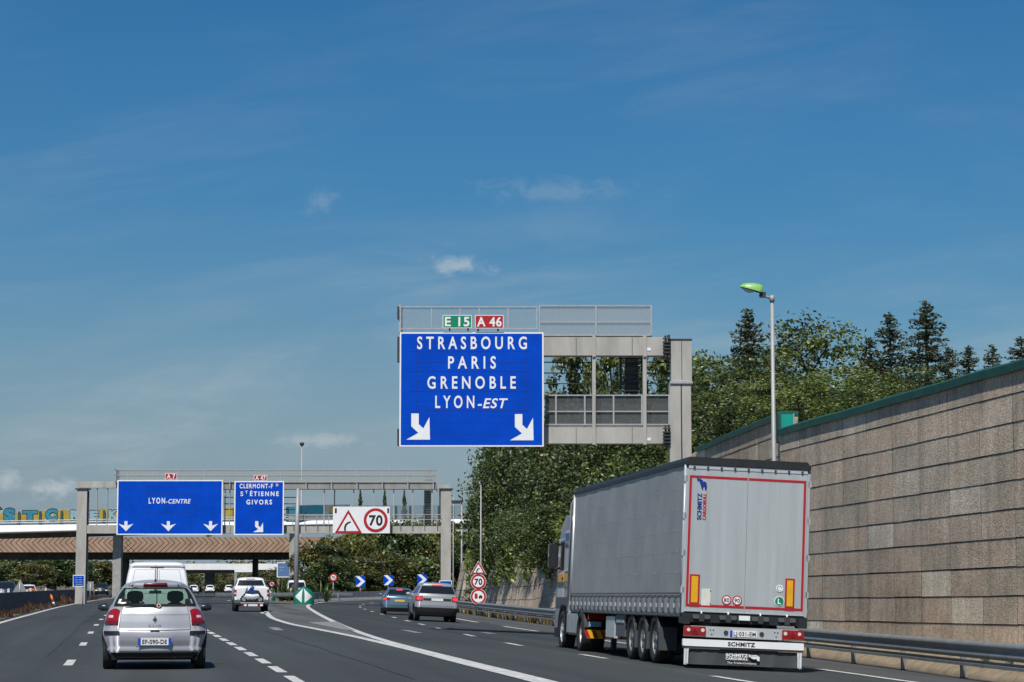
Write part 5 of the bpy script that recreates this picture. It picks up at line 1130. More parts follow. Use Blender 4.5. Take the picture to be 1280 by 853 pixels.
# ---------------------------------------------------------------- white pickup with a loaded rear rack
def pickup():
    Y = 121.0; x = gx(314.5, Y, 760); yaw = R(8.6); root = thing('pickup_truck', 'white double cab pickup with dark rear bumper and tall red corner lights', 'pickup', (x, Y, 0), (0, 0, yaw))
    S = CarShape([(.42, .06, 4.95, .82, .1, .15, .03), (.62, .0, 5.05, .90, .1, .15, .03), (.9, .0, 5.05, .92, .1, .15, .03), (1.15, .0, 4.9, .915, .1, .15, .03), (1.27, .02, 4.6, .90, .1, .15, .03), (1.29, .04, 4.5, .88, .1, .15, .03)])
    car_body(S, [.42, .62, .76, .9, 1.02, 1.15, 1.27, 1.29], 'white_paint', parent=root, arches=((1.1, .38), (4.15, .38)))
    C = CarShape([(1.28, 1.55, 3.75, .87, .12, .2, .03), (1.45, 1.62, 3.4, .80, .12, .2, .03), (1.68, 1.75, 3.0, .71, .12, .2, .03), (1.74, 1.80, 2.9, .68, .12, .2, .03), (1.78, 1.95, 2.75, .6, .12, .2, .03)])
    car_body(C, [1.28, 1.36, 1.45, 1.56, 1.68, 1.74, 1.78], 'white_paint', name='cab', parent=root)
    mb = MB(); patch(C and mb, C, -1.05, 1.05, 1.36, 1.66, 'dark_window', .006, 8, 3, rim=False); mb.build('rear_window', root)
    for sd in (-1, 1):
        mb = MB(); s0, s1 = sorted((sd * 1.5, sd * 3.1)); patch(mb, C, s0, s1, 1.36, 1.66, 'dark_window', .006, 10, 3, rim=False); mb.build('side_window', root)
        mb = MB(); s0, s1 = sorted((sd * .98, sd * 1.9)); patch(mb, S, s0, s1, .82, 1.16, 'tail_red', .014, 6, 5); lamp = mb.build('tail_light', root); mb = MB(); patch(mb, S, s0, s1, .93, 1.0, 'lamp_clear', .018, 4, 2); mb.build('reverse_lens', lamp)
    mb = MB(); patch(mb, C, -.4, .4, 1.69, 1.725, 'tail_red', .012, 4, 2); mb.build('high_brake_light', root)
    mb = MB(); patch(mb, S, -.97, .97, .66, 1.24, 'white_paint', .012, 6, 4); mb.bbox(-.12, .12, -.03, 0, 1.08, 1.14, 'black_plastic', .01); mb.build('tailgate', root)
    mb = MB(); mb.bbox(-.93, .93, -.14, .02, .46, .62, 'grey_plastic', .03); mb.bbox(-.9, .9, -.16, -.141, .36, .45, 'black_plastic', .01); mb.build('rear_bumper', root)
    mb = MB(); mb.box(-.42, .42, .1, .16, .27, .33, 'dark_steel')
    for i in range(8): mb.box(-.56 + i * .14, -.56 + (i + 1) * .14 - .001, -.62, -.6, .30, .40, 'tail_red' if i % 2 == 0 or i in (3,) else 'sign_white')
    for sd in (-1, 1): mb.box(sd * .2 - .03, sd * .2 + .03, -.6, .1, .30, .36, 'dark_steel')
    mb.box(-.6, .6, -.63, -.1, .44, .50, 'galvanised'); mb.build('carrier_rack', root)
    number_plate(root, -.625, .35, None, blue=False, w=.4); mirrors(root, .88, 3.3, 1.3, 'dark_paint', .17, .17); wheels(root, S, .90, (1.1, 4.15), .38, .25); underbody(root, .75, .3, 4.8, .3, .5)
    # the scooter standing across the rack
    M4 = Matrix.Translation((x, Y, 0)) @ Matrix.Rotation(yaw, 4, 'Z'); p = M4 @ Vector((0, -.36, .5)); t = thing('motor_scooter', 'small blue and white motor scooter strapped across the rack of the white pickup', 'scooter', p, (0, 0, yaw))
    mb = MB(); mb.tube([(-.42, 0, .26), (-.30, 0, .34), (0, 0, .30), (.30, 0, .34), (.42, 0, .3)], [.08, .16, .15, .15, .06], 'white_paint', 10); mb.build('body', t)
    for sx in (-.42, .42):
        mb = MB(); n = 18; mb.tube([(sx + .15 * math.cos(q), 0, .17 + .15 * math.sin(q)) for q in [2 * math.pi * j / n for j in range(n + 1)]], .05, 'rubber', 8); w_ = mb.build('wheel', t); mb = MB(); mb.prism([(sx + .11 * math.cos(q), .17 + .11 * math.sin(q)) for q in [2 * math.pi * j / n for j in range(n)]], -.02, .02, 'alloy'); mb.build('rim', w_)
    mb = MB(); mb.bbox(-.22, .22, -.12, .12, .44, .62, 'blue_plastic', .05); mb.tube([(-.05, 0, .62), (.06, 0, .84)], [.12, .09], 'blue_plastic', 10); mb.build('saddle', t)
    mb = MB(); mb.tube([(-.42, 0, .25), (-.30, 0, .62), (-.26, 0, .74)], .03, 'black_plastic', 8); mb.tube([(-.26, -.3, .76), (-.26, .3, .76)], .02, 'black_plastic', 8); mb.tube([(-.42, 0, .33), (-.1, 0, .55), (.3, 0, .5), (.46, 0, .3)], [.10, .13, .13, .07], 'dark_paint', 10); mb.build('handlebar', t)
pickup()

# ---------------------------------------------------------------- small distant cars
def plain_car(name, label, px, Y, paint, yaw, rear=True, group=None, lift=0, z=0, cat='car', kind='hatch', x=None):
    x = gx(px, Y, 738) if x is None else x; root = thing(name, label, cat, (x, Y, z), (0, 0, R(yaw)), group)
    if kind == 'van': L = [(.3, .05, 4.3, .84, .12, .16, .03), (.6, .0, 4.4, .9, .12, .16, .03), (1.0, .01, 4.2, .9, .12, .16, .03), (1.15, .03, 3.4, .88, .12, .16, .03), (1.75, .14, 2.6, .76, .12, .16, .03), (1.85, .25, 2.4, .68, .12, .16, .03)]; wz = (1.15, 1.68)
    elif kind == 'suv': L = [(.3, .06, 4.4, .86, .2, .3, .05), (.6, .0, 4.5, .93, .2, .3, .05), (1.05, .05, 4.2, .92, .2, .3, .05), (1.12, .08, 3.5, .89, .2, .3, .05), (1.6, .30, 2.6, .74, .16, .3, .05), (1.72, .42, 2.3, .66, .15, .28, .05)]; wz = (1.15, 1.56)
    else: L = [(.22, .08, 3.9, .78, .24, .32, .08), (.5, .0, 4.0, .86, .26, .34, .08), (.85, .06, 3.8, .85, .26, .34, .08), (.96, .12, 3.1, .8, .24, .34, .08), (1.3, .38, 2.3, .62, .2, .34, .07), (1.43, .5, 1.95, .52, .17, .3, .06)]; wz = (1.0, 1.33)
    S = CarShape(L); zs = []
    for a, b in zip(L, L[1:]): zs += [a[0], (a[0] + b[0]) / 2]
    car_body(S, zs + [L[-1][0]], paint, parent=root, arches=((.75, .31), (L[1][2] - .85, .31)))
    mb = MB(); patch(mb, S, -1.15, 1.15, wz[0], wz[1], 'dark_window', .006, 8, 3, rim=False); mb.build('rear_window', root)
    mb = MB(); patch(mb, S, 3.55, 5, wz[0], wz[1], 'dark_window', .006, 6, 3, rim=False); patch(mb, S, -5, -3.55, wz[0], wz[1], 'dark_window', .006, 6, 3, rim=False); mb.build('windscreen', root)
    for sd in (-1, 1):
        mb = MB(); s0, s1 = sorted((sd * 1.8, sd * 3.05)); patch(mb, S, s0, s1, wz[0], wz[1], 'dark_window', .006, 8, 3, rim=False); mb.build('side_window', root)
        mb = MB(); s0, s1 = sorted((sd * 1.1, sd * 1.9)); patch(mb, S, s0, s1, wz[0] - .28, wz[0] - .06, 'tail_red', .012, 5, 3); mb.build('tail_light', root)
        mb = MB(); s0, s1 = sorted((sd * 3.4, sd * 4.2)); patch(mb, S, s0, s1, .62, .76, 'lamp_clear', .012, 5, 2); mb.build('headlight', root)
    mb = MB(); patch(mb, S, -1.9, 1.9, L[0][0], .42, 'black_plastic', .016, 12, 2); mb.build('rear_bumper', root)
    number_plate(root, -.015, .6, None, blue=False); wheels(root, S, L[1][3] - .015, (.75, L[1][2] - .85), .31, .2); underbody(root, .7, .3, L[1][2] - .4, .18, .35)
    return root
plain_car('hatchback_car', 'distant white car under the bridge directly left of the pickup', 286.5, 400, 'white_paint', 7)
plain_car('hatchback_car', 'distant white car under the bridge between two other far cars', 262.5, 405, 'white_paint', 7)
plain_car('hatchback_car', 'distant white car half hidden behind the silver hatchback window edge', 242, 380, 'white_paint', 7)
plain_car('off_road_car', 'dark car on the opposite carriageway beyond the central barrier at the picture edge', 8, 205, 'dark_paint', 190, kind='suv')
plain_car('hatchback_car', 'white car roof showing above the dark central barrier by the orange sheet', 36, 215, 'white_paint', 190)
plain_car('off_road_car', 'dark far car beyond the barrier between gantry leg and bridge pier', 128, 330, 'dark_paint', 188, kind='suv')
plain_car('small_van', 'white van parked behind the rounded green beacon', 371, 215, 'white_paint', 8, kind='van', cat='van')

# ---------------------------------------------------------------- the articulated lorry
def lorry():
    Y = 44.6; x = gx(927.6, Y, 800); root = thing('articulated_lorry', 'white tractor pulling a long grey curtain side trailer with red bordered rear doors', 'lorry', (x, Y, ground_z(x, Y) + .01), (R(-.25), R(2.5), R(7.6)))
    W = 1.235; Z0, Z1 = 1.08, 4.02; LT = 13.7
    # trailer: curtain sides
    for sd in (-1, 1):
        mb = MB(); rows = []; rg = random.Random(7)
        ny = 120
        for k in range(25):
            z = Z0 + .34 + (Z1 - .10 - Z0 - .34) * k / 24; rows.append([(sd * (W - .012 + .003 * math.sin(i * .42) * math.sin(k * .21 + .4) + .001 * math.sin(i * .8 + k * .3)), .09 + (LT - .15) * i / ny, z) for i in range(ny + 1)])
        mb.grid(rows, 'tarp_grey', flip=sd > 0)
        for k in (4, 8, 12, 16, 20):
            z = Z0 + .34 + (Z1 - .14 - Z0 - .34) * k / 24; f = lambda i: sd * (W - .0105 + .003 * math.sin(i * .42) * math.sin(k * .21 + .4) + .001 * math.sin(i * .8 + k * .3)); mb.grid([[(f(i), .09 + (LT - .15) * i / ny, z + d) for i in range(ny + 1)] for d in (-.007, .007)], 'tarp_weld', flip=sd > 0)
            for i in range(6, 120, 19): mb.box(*sorted((f(i), f(i) + sd * .004)), .09 + (LT - .15) * i / ny - .03, .09 + (LT - .15) * i / ny + .03, z - .02, z + .02, 'tarp_weld')
        cur = mb.build('curtain', root)
        # scalloped hem with tension straps
        mb = MB(); rows = []
        for k in range(9):
            t = k / 8; z = Z0 - .01 + .35 * t; rows.append([(sd * (W - .01 + (.028 * (1 - t * .9)) * (abs(math.sin(i * math.pi / 6)) - .4)), .09 + (LT - .15) * i / 138, z - .05 * (1 - t) * abs(math.sin(i * math.pi / 6))) for i in range(139)])
        mb.grid(rows, 'tarp_grey', flip=sd > 0); mb.box(*sorted((sd * (W + .006), sd * (W + .014))), .1, LT - .1, Z0 + .33, Z0 + .36, 'tarp_strap'); mb.build('hem', cur)
        for i in range(24):
            mb = MB(); y = .09 + (LT - .15) * (i * 6) / 138; mb.box(*sorted((sd * (W + .012), sd * (W + .024))), y - .025, y + .025, Z0 - .10, Z0 + .30, 'tarp_strap'); mb.bbox(*sorted((sd * (W + .01), sd * (W + .045))), y - .035, y + .035, Z0 + .06, Z0 + .15, 'galvanised', .01); mb.build('strap', cur)
        mb = MB(); mb.tube([(sd * (W + .0), .05, Z0 - .05), (sd * (W + .0), .05, Z1 - .1)], .035, 'alu', 8); mb.build('corner_pole', root); mb = MB(); mb.tube([(sd * (W - .01), LT - .03, Z0 - .05), (sd * (W - .01), LT - .03, Z1 - .1)], .04, 'alu', 8); mb.build('corner_pole', root)
    mb = MB(); mb.prism([(-W - .012, Z1 - .10), (-W - .02, Z1 - .03), (-W + .06, Z1 + .06), (W - .06, Z1 + .06), (W + .02, Z1 - .03), (W + .012, Z1 - .10), (W - .06, Z1 - .09), (-W + .06, Z1 - .09)], -.03, LT + .02, 'trailer_black'); mb.build('roof', root)
    mb = MB(); mb.box(-W + .03, W - .03, LT - .05, LT, Z0, Z1 - .16, 'door_grey'); mb.build('front_wall', root)
    mb = MB(); mb.box(-W + .02, W - .02, .12, LT - .06, Z0 - .12, Z0 + .03, 'trailer_black'); mb.box(-W - .01, W + .01, .10, LT - .08, Z0 - .10, Z0 - .04, 'grey_plastic')
    for sd in (-1, 1): mb.box(sd * .5 - .07, sd * .5 + .07, .3, LT - 1.2, Z0 - .5, Z0 - .121, 'trailer_black')
    mb.build('floor_frame', root)
    # rear doors with red reflective border
    for sd in (-1, 1):
        mb = MB(); x0, x1 = sorted((sd * .003, sd * (W - .045))); n = 22; rows = []
        prof = []
        for i in range(n + 1):
            xx = x0 + (x1 - x0) * i / n; prof.append((xx, .0)); 
            if i < n: xm = x0 + (x1 - x0) * (i + .93) / n; prof.append((xm, .0)); prof.append((xm + .002, .0018)); 
        mb.grid([[(a, b, z) for a, b in prof] for z in (Z0 - .0, Z1 - .17)], 'door_grey', smooth=False)
        mb.box(x0, x1, .008, .06, Z0, Z1 - .171, 'door_grey'); zt, zb = Z1 - .30, Z0 + .10; xo = W - .068; t = .047
        mb.box(*sorted((sd * (xo - t), sd * xo)), -.006, -.002, zb, zt, 'sign_red'); mb.box(*sorted((sd * .012, sd * (xo - t))), -.006, -.002, zt - t, zt, 'sign_red'); mb.box(*sorted((sd * .012, sd * (xo - t))), -.006, -.002, zb, zb + t, 'sign_red')
        mb.box(x0, x1, -.004, -.001, Z0 + .002, Z0 + .035, 'alu')
        door = mb.build('rear_door', root); mb = MB()
        a, b = (-1.10, -.90) if sd < 0 else (.80, .99); mb.box(a, b, -.012, -.007, Z0 + .10, Z0 + .72, 'sign_red'); mb.box(a + .035, b - .035, -.016, -.0125, Z0 + .18, Z0 + .685, 'marker_yellow'); mb.build('marker_plate', door)
        for k in range(4):
            mb = MB(); mb.bbox(*sorted((sd * (W - .03), sd * (W + .035))), -.01, .05, Z0 + .35 + k * .72, Z0 + .47 + k * .72, 'alu', .008); mb.build('hinge', door)
    mb = MB(); mb.box(-W - .01, -W + .043, -.01, .07, Z0 - .02, Z1 - .172, 'door_grey'); mb.box(W - .043, W + .01, -.01, .07, Z0 - .02, Z1 - .172, 'door_grey'); mb.box(-W + .044, W - .044, -.012, .05, Z1 - .168, Z1 - .10, 'alu')
    for k in range(9): mb.bbox(-1.1 + k * .27, -1.06 + k * .27, -.03, -.012, Z1 - .165, Z1 - .12, 'dark_steel', .005)
    mb.build('rear_frame', root)
    mb = MB(); rt, up = (0, 0, 1), (-1, 0, 0)               # writing running upward
    mb.text('SCHMITZ', 'logo_blue', (-.955, -.004, Z0 + 2.04), height=.085, width=.52, right=rt, up=up, bold=.035, off=.003); mb.text('CARGOBULL', 'sign_red', (-.855, -.004, Z0 + 2.04), height=.065, width=.52, right=rt, up=up, bold=.03, off=.003)
    E = [(-1.02, 2.56), (-1.0, 2.52), (-.975, 2.545), (-.965, 2.50), (-.945, 2.46), (-.93, 2.40), (-.905, 2.36), (-.89, 2.36), (-.895, 2.41), (-.87, 2.43), (-.855, 2.36), (-.825, 2.36), (-.82, 2.45), (-.835, 2.51), (-.87, 2.53), (-.90, 2.52), (-.905, 2.56), (-.93, 2.555), (-.95, 2.585), (-.985, 2.575), (-1.005, 2.59), (-.985, 2.62), (-1.0, 2.625), (-1.025, 2.59)]
    mb.prism([(px, Z0 + pz) for px, pz in E], -.008, -.004, 'logo_blue'); mb.build('lettering', root)
    for cx, t in ((-.36, '80'), (-.15, '90')):
        mb = MB(); mb.disc(cx, Z0 + .25, .095, -.008, 'sign_red', 26, .003); mb.disc(cx, Z0 + .25, .073, -.013, 'sign_white', 26, .002); mb.text(t, 'sign_black', (cx, -.0155, Z0 + .25), height=.075, bold=.02, off=.002); mb.build('speed_sticker', root)
    cx = .69; mb = MB(); mb.disc(cx, Z0 + .27, .10, -.008, 'sign_white', 26, .003); mb.disc(cx, Z0 + .27, .086, -.013, 'sign_green', 26, .002); mb.text('L', 'sign_white', (cx, -.0155, Z0 + .27), height=.10, bold=.03, off=.002); mb.build('letter_sticker', root)
    mb = MB(); mb.disc(cx, Z0 + .52, .072, -.008, 'sign_white', 26, .003)
    for q in range(7): t = .5 + q * .75; mb.prism([(cx + .045 * math.cos(t) - .012, Z0 + .52 + .045 * math.sin(t) - .012), (cx + .045 * math.cos(t) + .012, Z0 + .52 + .045 * math.sin(t) - .012), (cx + .045 * math.cos(t), Z0 + .52 + .045 * math.sin(t) + .014)], -.014, -.0112, 'logo_blue')
    mb.build('round_sticker', root); mb = MB(); mb.box(-.86, -.68, -.008, -.002, Z0 + .13, Z0 + .45, 'sticker_cream'); mb.box(-.69, -.675, -.012, -.0085, Z0 + .15, Z0 + .18, 'dark_steel'); mb.box(-.69, -.675, -.012, -.0085, Z0 + .40, Z0 + .43, 'dark_steel'); mb.build('document_box', root)
    # under the doors: sill beam with locks
    mb = MB(); mb.box(-W, W, .02, .25, Z0 - .20, Z0 - .01, 'trailer_black'); mb.bbox(-W - .005, -W + .16, -.06, .25, Z0 - .24, Z0 - .03, 'trailer_black', .02); mb.bbox(W - .16, W + .01, -.06, .25, Z0 - .24, Z0 - .03, 'trailer_black', .02); mb.build('rear_sill', root)
    for xx in (-.85, -.32, .32, .85):
        mb = MB(); mb.bbox(xx - .17, xx + .17, -.035, .018, Z0 - .13, Z0 - .05, 'grey_plastic', .015); mb.bbox(xx - .05, xx + .05, -.06, .017, Z0 - .18, Z0 - .03, 'dark_steel', .01); mb.tube([(xx, -.02, Z0 - .1), (xx, -.02, Z0 + .02)], .018, 'alu', 8); mb.build('door_lock', root)
    mb = MB(); mb.box(-.11, .11, -.045, -.036, Z0 - .13, Z0 - .04, 'sign_white'); mb.build('vent_label', root)
    # light bar, bumper beam, spray flap
    zl = .60; mb = MB(); mb.bbox(-1.18, 1.18, .0, .06, zl, zl + .21, 'alu', .01)
    for xx in (-.64, -.60, -.62, .62, .66, .64): pass
    for xx, zz in ((-.66, .14), (-.60, .14), (-.63, .06), (.62, .14), (.68, .14), (.65, .06)): mb.disc(xx, zl + zz, .014, -.002, 'dark_steel', 10, .004)
    for xx in (-.35, .36): mb.disc(xx, zl + .10, .045, -.006, 'dark_steel', 14, .01)
    mb.build('light_bar', root)
    for sd in (-1, 1):
        mb = MB(); x0, x1 = sorted((sd * .76, sd * 1.19)); mb.bbox(x0, x1, -.05, -.001, zl + .02, zl + .20, 'tail_red', .015); lamp = mb.build('tail_light', root); mb = MB(); mb.disc(sd * 1.10, zl + .13, .034, -.055, 'lamp_clear', 16, .006); mb.disc(sd * .82, zl + .13, .036, -.055, 'lamp_clear' , 16, .006); mb.build('reverse_lens', lamp); mb = MB(); mb.prism([(sd * 1.04, zl + .05), (sd * .90, zl + .05), (sd * .97, zl + .16)], -.056, -.051, 'deep_red'); mb.build('reflector', lamp)
    mb = MB(); mb.box(-.27, .27, -.012, -.002, zl + .03, zl + .15, 'plate_white'); mb.box(-.27, -.22, -.014, -.0125, zl + .03, zl + .15, 'plate_blue'); mb.text('LJ·031-EM', 'sign_black', (.02, -.0135, zl + .09), height=.075, width=.44, bold=.012, off=.003); mb.build('number_plate', root)
    mb = MB(); mb.bbox(-1.2, 1.2, -.03, .05, .42, .555, 'sign_white', .012); mb.text('SCHMITZ', 'sign_black', (-.04, -.031, .487), height=.075, width=.54, bold=.035, off=.004); mb.box(-1.2, 1.2, -.02, .04, .38, .415, 'dark_steel'); mb.build('bumper_beam', root)
    mb = MB(); rows = []
    for k in range(6):
        z = .37 - .30 * k / 5; rows.append([(-1.15 + 2.3 * i / 30, .03 + .02 * math.sin(i * .8) * (k / 5) + .006 * math.sin(i * 2.1), z) for i in range(31)])
    mb.grid(rows, 'flap_rubber', flip=True); mb.text('SCHMITZ', 'sign_white', (-.12, .0, .275), height=.055, width=.44, bold=.05, off=.012); mb.text('CARGOBULL', 'sign_white', (-.12, .0, .21), height=.045, width=.44, bold=.045, off=.012); mb.text('The TrailerCompany', 'sign_white', (-.02, .0, .13), height=.032, width=.58, bold=.015, off=.012)
    mb.prism([(.12, .25), (.16, .29), (.26, .295), (.33, .26), (.33, .18), (.29, .18), (.27, .22), (.21, .21), (.16, .235), (.12, .30), (.105, .29)], -.016, -.012, 'sign_white'); mb.build('spray_flap', root)
    for sd in (-1, 1):
        mb = MB(); x0 = sd * 1.12; mb.add([(x0 - .05, -.012, .37), (x0 + .05, -.012, .37), (x0 + .03 + sd * .02, -.02, .06), (x0 - .03 + sd * .02, -.02, .06)], [(3, 2, 1, 0)], 'alu'); mb.box(x0 - .035, x0 - .02, -.03, -.013, .08, .36, 'sign_white'); mb.box(x0 + .02, x0 + .035, -.03, -.013, .08, .36, 'sign_white'); mb.build('flap_stay', root)
    # running gear
    R_ = .50
    for y in (2.75, 4.06, 5.37):
        for sd in (-1, 1): wheel(root, sd * 1.04, y, R_, .37, sd, rim='rail_steel', spokes=9)
        mb = MB(); mb.tube([(-1, y, R_), (1, y, R_)], .075, 'dark_steel', 10); mb.build('axle', root)
        for sd in (-1, 1):
            mb = MB(); n = 12; rows = [[(sd * xx, y + .56 * math.cos(t), R_ + .56 * math.sin(t)) for t in [.25 + (math.pi - .5) * i / n for i in range(n + 1)]] for xx in (.86, 1.245)]
            mb.grid(rows, 'black_plastic'); mb.box(*sorted((sd * .86, sd * 1.24)), y - .60, y - .58, .28, .75, 'flap_rubber'); mb.build('mudguard', root)
    for sd in (-1, 1):
        mb = MB(); mb.box(*sorted((sd * 1.16, sd * 1.20)), 6.2, 7.3, .48, .95, 'grey_plastic'); mb.box(*sorted((sd * .7, sd * 1.155)), 6.3, 7.25, .5, .93, 'trailer_black'); mb.box(*sorted((sd * 1.2, sd * 1.215)), 6.3, 7.2, .78, .84, 'galvanised'); mb.build('side_guard', root)
        mb = MB(); mb.bbox(*sorted((sd * 1.05, sd * 1.2)), 7.5, 8.6, .42, .92, 'alu', .02); mb.build('tool_box', root)
        mb = MB(); mb.box(*sorted((sd * .75, sd * .87)), 9.6, 9.75, .15, .95, 'dark_steel'); mb.box(*sorted((sd * .65, sd * .97)), 9.5, 9.85, .12, .15, 'dark_steel'); mb.build('landing_leg', root)
    # tractor
    y0 = 11.3
    mb = MB(); mb.box(-.45, .45, y0 - .2, 16.2, .65, .92, 'trailer_black'); mb.bbox(-.5, .5, y0 + .4, y0 + 1.3, .93, 1.0, 'dark_steel', .02); mb.build('chassis', root)
    mb = MB(); mb.box(-1.24, 1.24, y0 - .32, y0 - .26, .36, .56, 'marker_yellow')
    for k in range(6):
        for sd in (-1, 1): xa = sd * (.15 + k * .2); mb.add([(xa, y0 - .324, .37), (xa + sd * .09, y0 - .324, .37), (xa + sd * .17, y0 - .324, .55), (xa + sd * .08, y0 - .324, .55)], [(0, 1, 2, 3) if sd > 0 else (3, 2, 1, 0)], 'sign_red')
    mb.build('warning_board', root)
    for sd in (-1, 1):
        mb = MB(); mb.bbox(*sorted((sd * .82, sd * 1.22)), y0 - .34, y0 - .24, .80, .94, 'tail_red', .015); mb.box(*sorted((sd * .9, sd * 1.2)), y0 - .33, y0 - .26, .64, .76, 'pale_teal'); mb.build('tractor_lamp', root)
    for y in (y0 + .55,):
        for sd in (-1, 1): wheel(root, sd * 1.0, y, R_, .56, sd, rim='galvanised', spokes=8)
    for sd in (-1, 1):
        wheel(root, sd * 1.08, 15.0, R_, .32, sd, rim='alu', spokes=8)
        mb = MB(); n = 12; rows = [[(sd * xx, y0 + .55 + .58 * math.cos(t), R_ + .58 * math.sin(t)) for t in [.2 + (math.pi - .4) * i / n for i in range(n + 1)]] for xx in (.72, 1.255)]; mb.grid(rows, 'black_plastic'); mb.build('mudguard', root)
        mb = MB()
        for k in range(3): mb.bbox(*sorted((sd * .72, sd * 1.24)), y0 + 1.22 + k * .55, y0 + 1.74 + k * .55, .40, .98, 'galvanised', .06)
        mb.build('fuel_tank', root)
    # cab shell
    cab = MB(); prof = [(14.15, .95), (14.15, 3.1), (14.5, 3.42), (15.1, 3.46), (15.9, 3.15), (16.28, 2.5), (16.42, 1.6), (16.45, .55), (15.62, .55), (15.56, .95), (15.3, 1.12), (14.7, 1.12), (14.44, .95)]
    cab.prism_x(prof, -1.2, 1.2, 'cab_white')
    for sd in (-1, 1):
        cab.add([(sd * 1.2, a, b) for a, b in prof] , [tuple(range(len(prof)))], 'cab_white')
    cb = cab.build('cab', root)
    for sd in (-1, 1):
        mb = MB(); s = sd * 1.205; s2 = sd * 1.212
        mb.box(*sorted((s, s2)), 15.05, 16.1, 1.15, 2.85, 'cab_white'); dr = mb.build('door', root); mb = MB(); mb.add([(sd * 1.216, 15.12, 2.05), (sd * 1.216, 16.0, 1.95), (sd * 1.216, 15.85, 2.8), (sd * 1.216, 15.12, 2.82)], [(0, 1, 2, 3)], 'dark_window'); mb.build('window', dr); mb = MB(); mb.box(*sorted((sd * 1.214, sd * 1.235)), 15.1, 15.3, 1.8, 1.85, 'black_plastic'); mb.build('handle', dr)
        mb = MB(); mb.box(*sorted((sd * 1.203, sd * 1.216)), 14.2, 15.04, 1.74, 1.98, 'stripe_yellow'); mb.box(*sorted((sd * 1.213, sd * 1.222)), 15.06, 16.05, 1.74, 1.93, 'stripe_yellow'); mb.box(*sorted((sd * 1.213, sd * 1.222)), 15.06, 16.05, 1.6, 1.72, 'dark_paint'); mb.box(*sorted((sd * 1.203, sd * 1.213)), 14.2, 15.04, 1.60, 1.72, 'dark_paint'); mb.build('side_stripe', root)
        mb = MB(); mb.box(*sorted((sd * 1.203, sd * 1.23)), 14.16, 14.95, 2.0, 3.05, 'cab_white'); mb.box(*sorted((sd * 1.231, sd * 1.24)), 14.2, 14.9, 2.78, 2.98, 'blue_plastic'); mb.box(*sorted((sd * 1.231, sd * 1.24)), 14.2, 14.9, 2.62, 2.74, 'dark_paint'); mb.tube([(sd * 1.235, 14.13, 1.0), (sd * 1.235, 14.1, 3.7), (sd * 1.15, 14.0, 3.95)], .03, 'alu', 8); mb.build('side_deflector', root)
        mb = MB(); mb.bbox(*sorted((sd * 1.28, sd * 1.50)), 15.95, 16.1, 2.08, 2.74, 'dark_paint', .05); mb.tube([(sd * 1.2, 15.95, 2.7), (sd * 1.42, 16.0, 2.82)], .035, 'black_plastic', 8); mb.tube([(sd * 1.2, 15.95, 2.1), (sd * 1.42, 16.0, 2.06)], .03, 'black_plastic', 8); mr_ = mb.build('side_mirror', root); mb = MB(); mb.box(*sorted((sd * 1.31, sd * 1.47)), 15.935, 15.948, 2.13, 2.69, 'black_plastic'); mb.build('mirror_glass', mr_)
        mb = MB(); n = 14; rows = [[(sd * xx, 15.0 + rr * math.cos(t), R_ + rr * math.sin(t)) for t in [-.3 + (math.pi + .6) * i / n for i in range(n + 1)]] for xx, rr in ((.85, .57), (1.235, .57), (1.24, .66))]; mb.grid(rows, 'black_plastic'); mb.box(*sorted((sd * 1.0, sd * 1.22)), 15.62, 16.3, .3, .545, 'black_plastic'); mb.box(*sorted((sd * 1.0, sd * 1.225)), 14.17, 14.42, .4, .94, 'black_plastic'); mb.box(*sorted((sd * 1.204, sd * 1.222)), 14.2, 16.3, 1.12, 1.34, 'grey_plastic'); mb.build('wheel_arch', root)
    mb = MB(); mb.add([(-1.1, 16.30, 2.62), (1.1, 16.30, 2.62), (1.12, 16.42, 1.75), (-1.12, 16.42, 1.75)], [(0, 3, 2, 1)], 'dark_window'); mb.box(-1.15, 1.15, 16.452, 16.5, .35, 1.2, 'grey_plastic'); mb.build('windscreen', root)
lorry()
MB.WORLD = True
# ================================================================ VEGETATION
def leaf(mb, c, size, rg, m, up=.35, out=None):
    n = Vector((rg.gauss(0, 1), rg.gauss(0, 1), rg.gauss(0, 1) + up))
    if out is not None: n = n * .75 + out * .85
    n.normalize(); a = n.cross(Vector((rg.gauss(0, 1), rg.gauss(0, 1), rg.gauss(0, 1)))); 
    if a.length < 1e-4: return
    a.normalize(); b = n.cross(a); s = size * rg.uniform(.6, 1.3); c = Vector(c)
    mb.lv.append((c - a * s * .6, c + b * s * .32 + a * s * .05, c + a * s * .6 + n * s * .08, c - b * s * .32 + a * s * .05))
class Leaves:
    def __init__(s): s.lv = []; s.k = []
    def mesh(s, name, m, extra=()):
        vs = [p for q in s.lv for p in q]; me = bpy.data.meshes.new(name); me.from_pydata([tuple(p) for p in vs], [], [(4 * i, 4 * i + 1, 4 * i + 2, 4 * i + 3) for i in range(len(s.lv))]); [me.materials.append(MATS[q]) for q in (m,) + tuple(extra)]; me.polygons.foreach_set('use_smooth', [False] * len(s.lv))
        if extra: me.polygons.foreach_set('material_index', s.k)
        return me
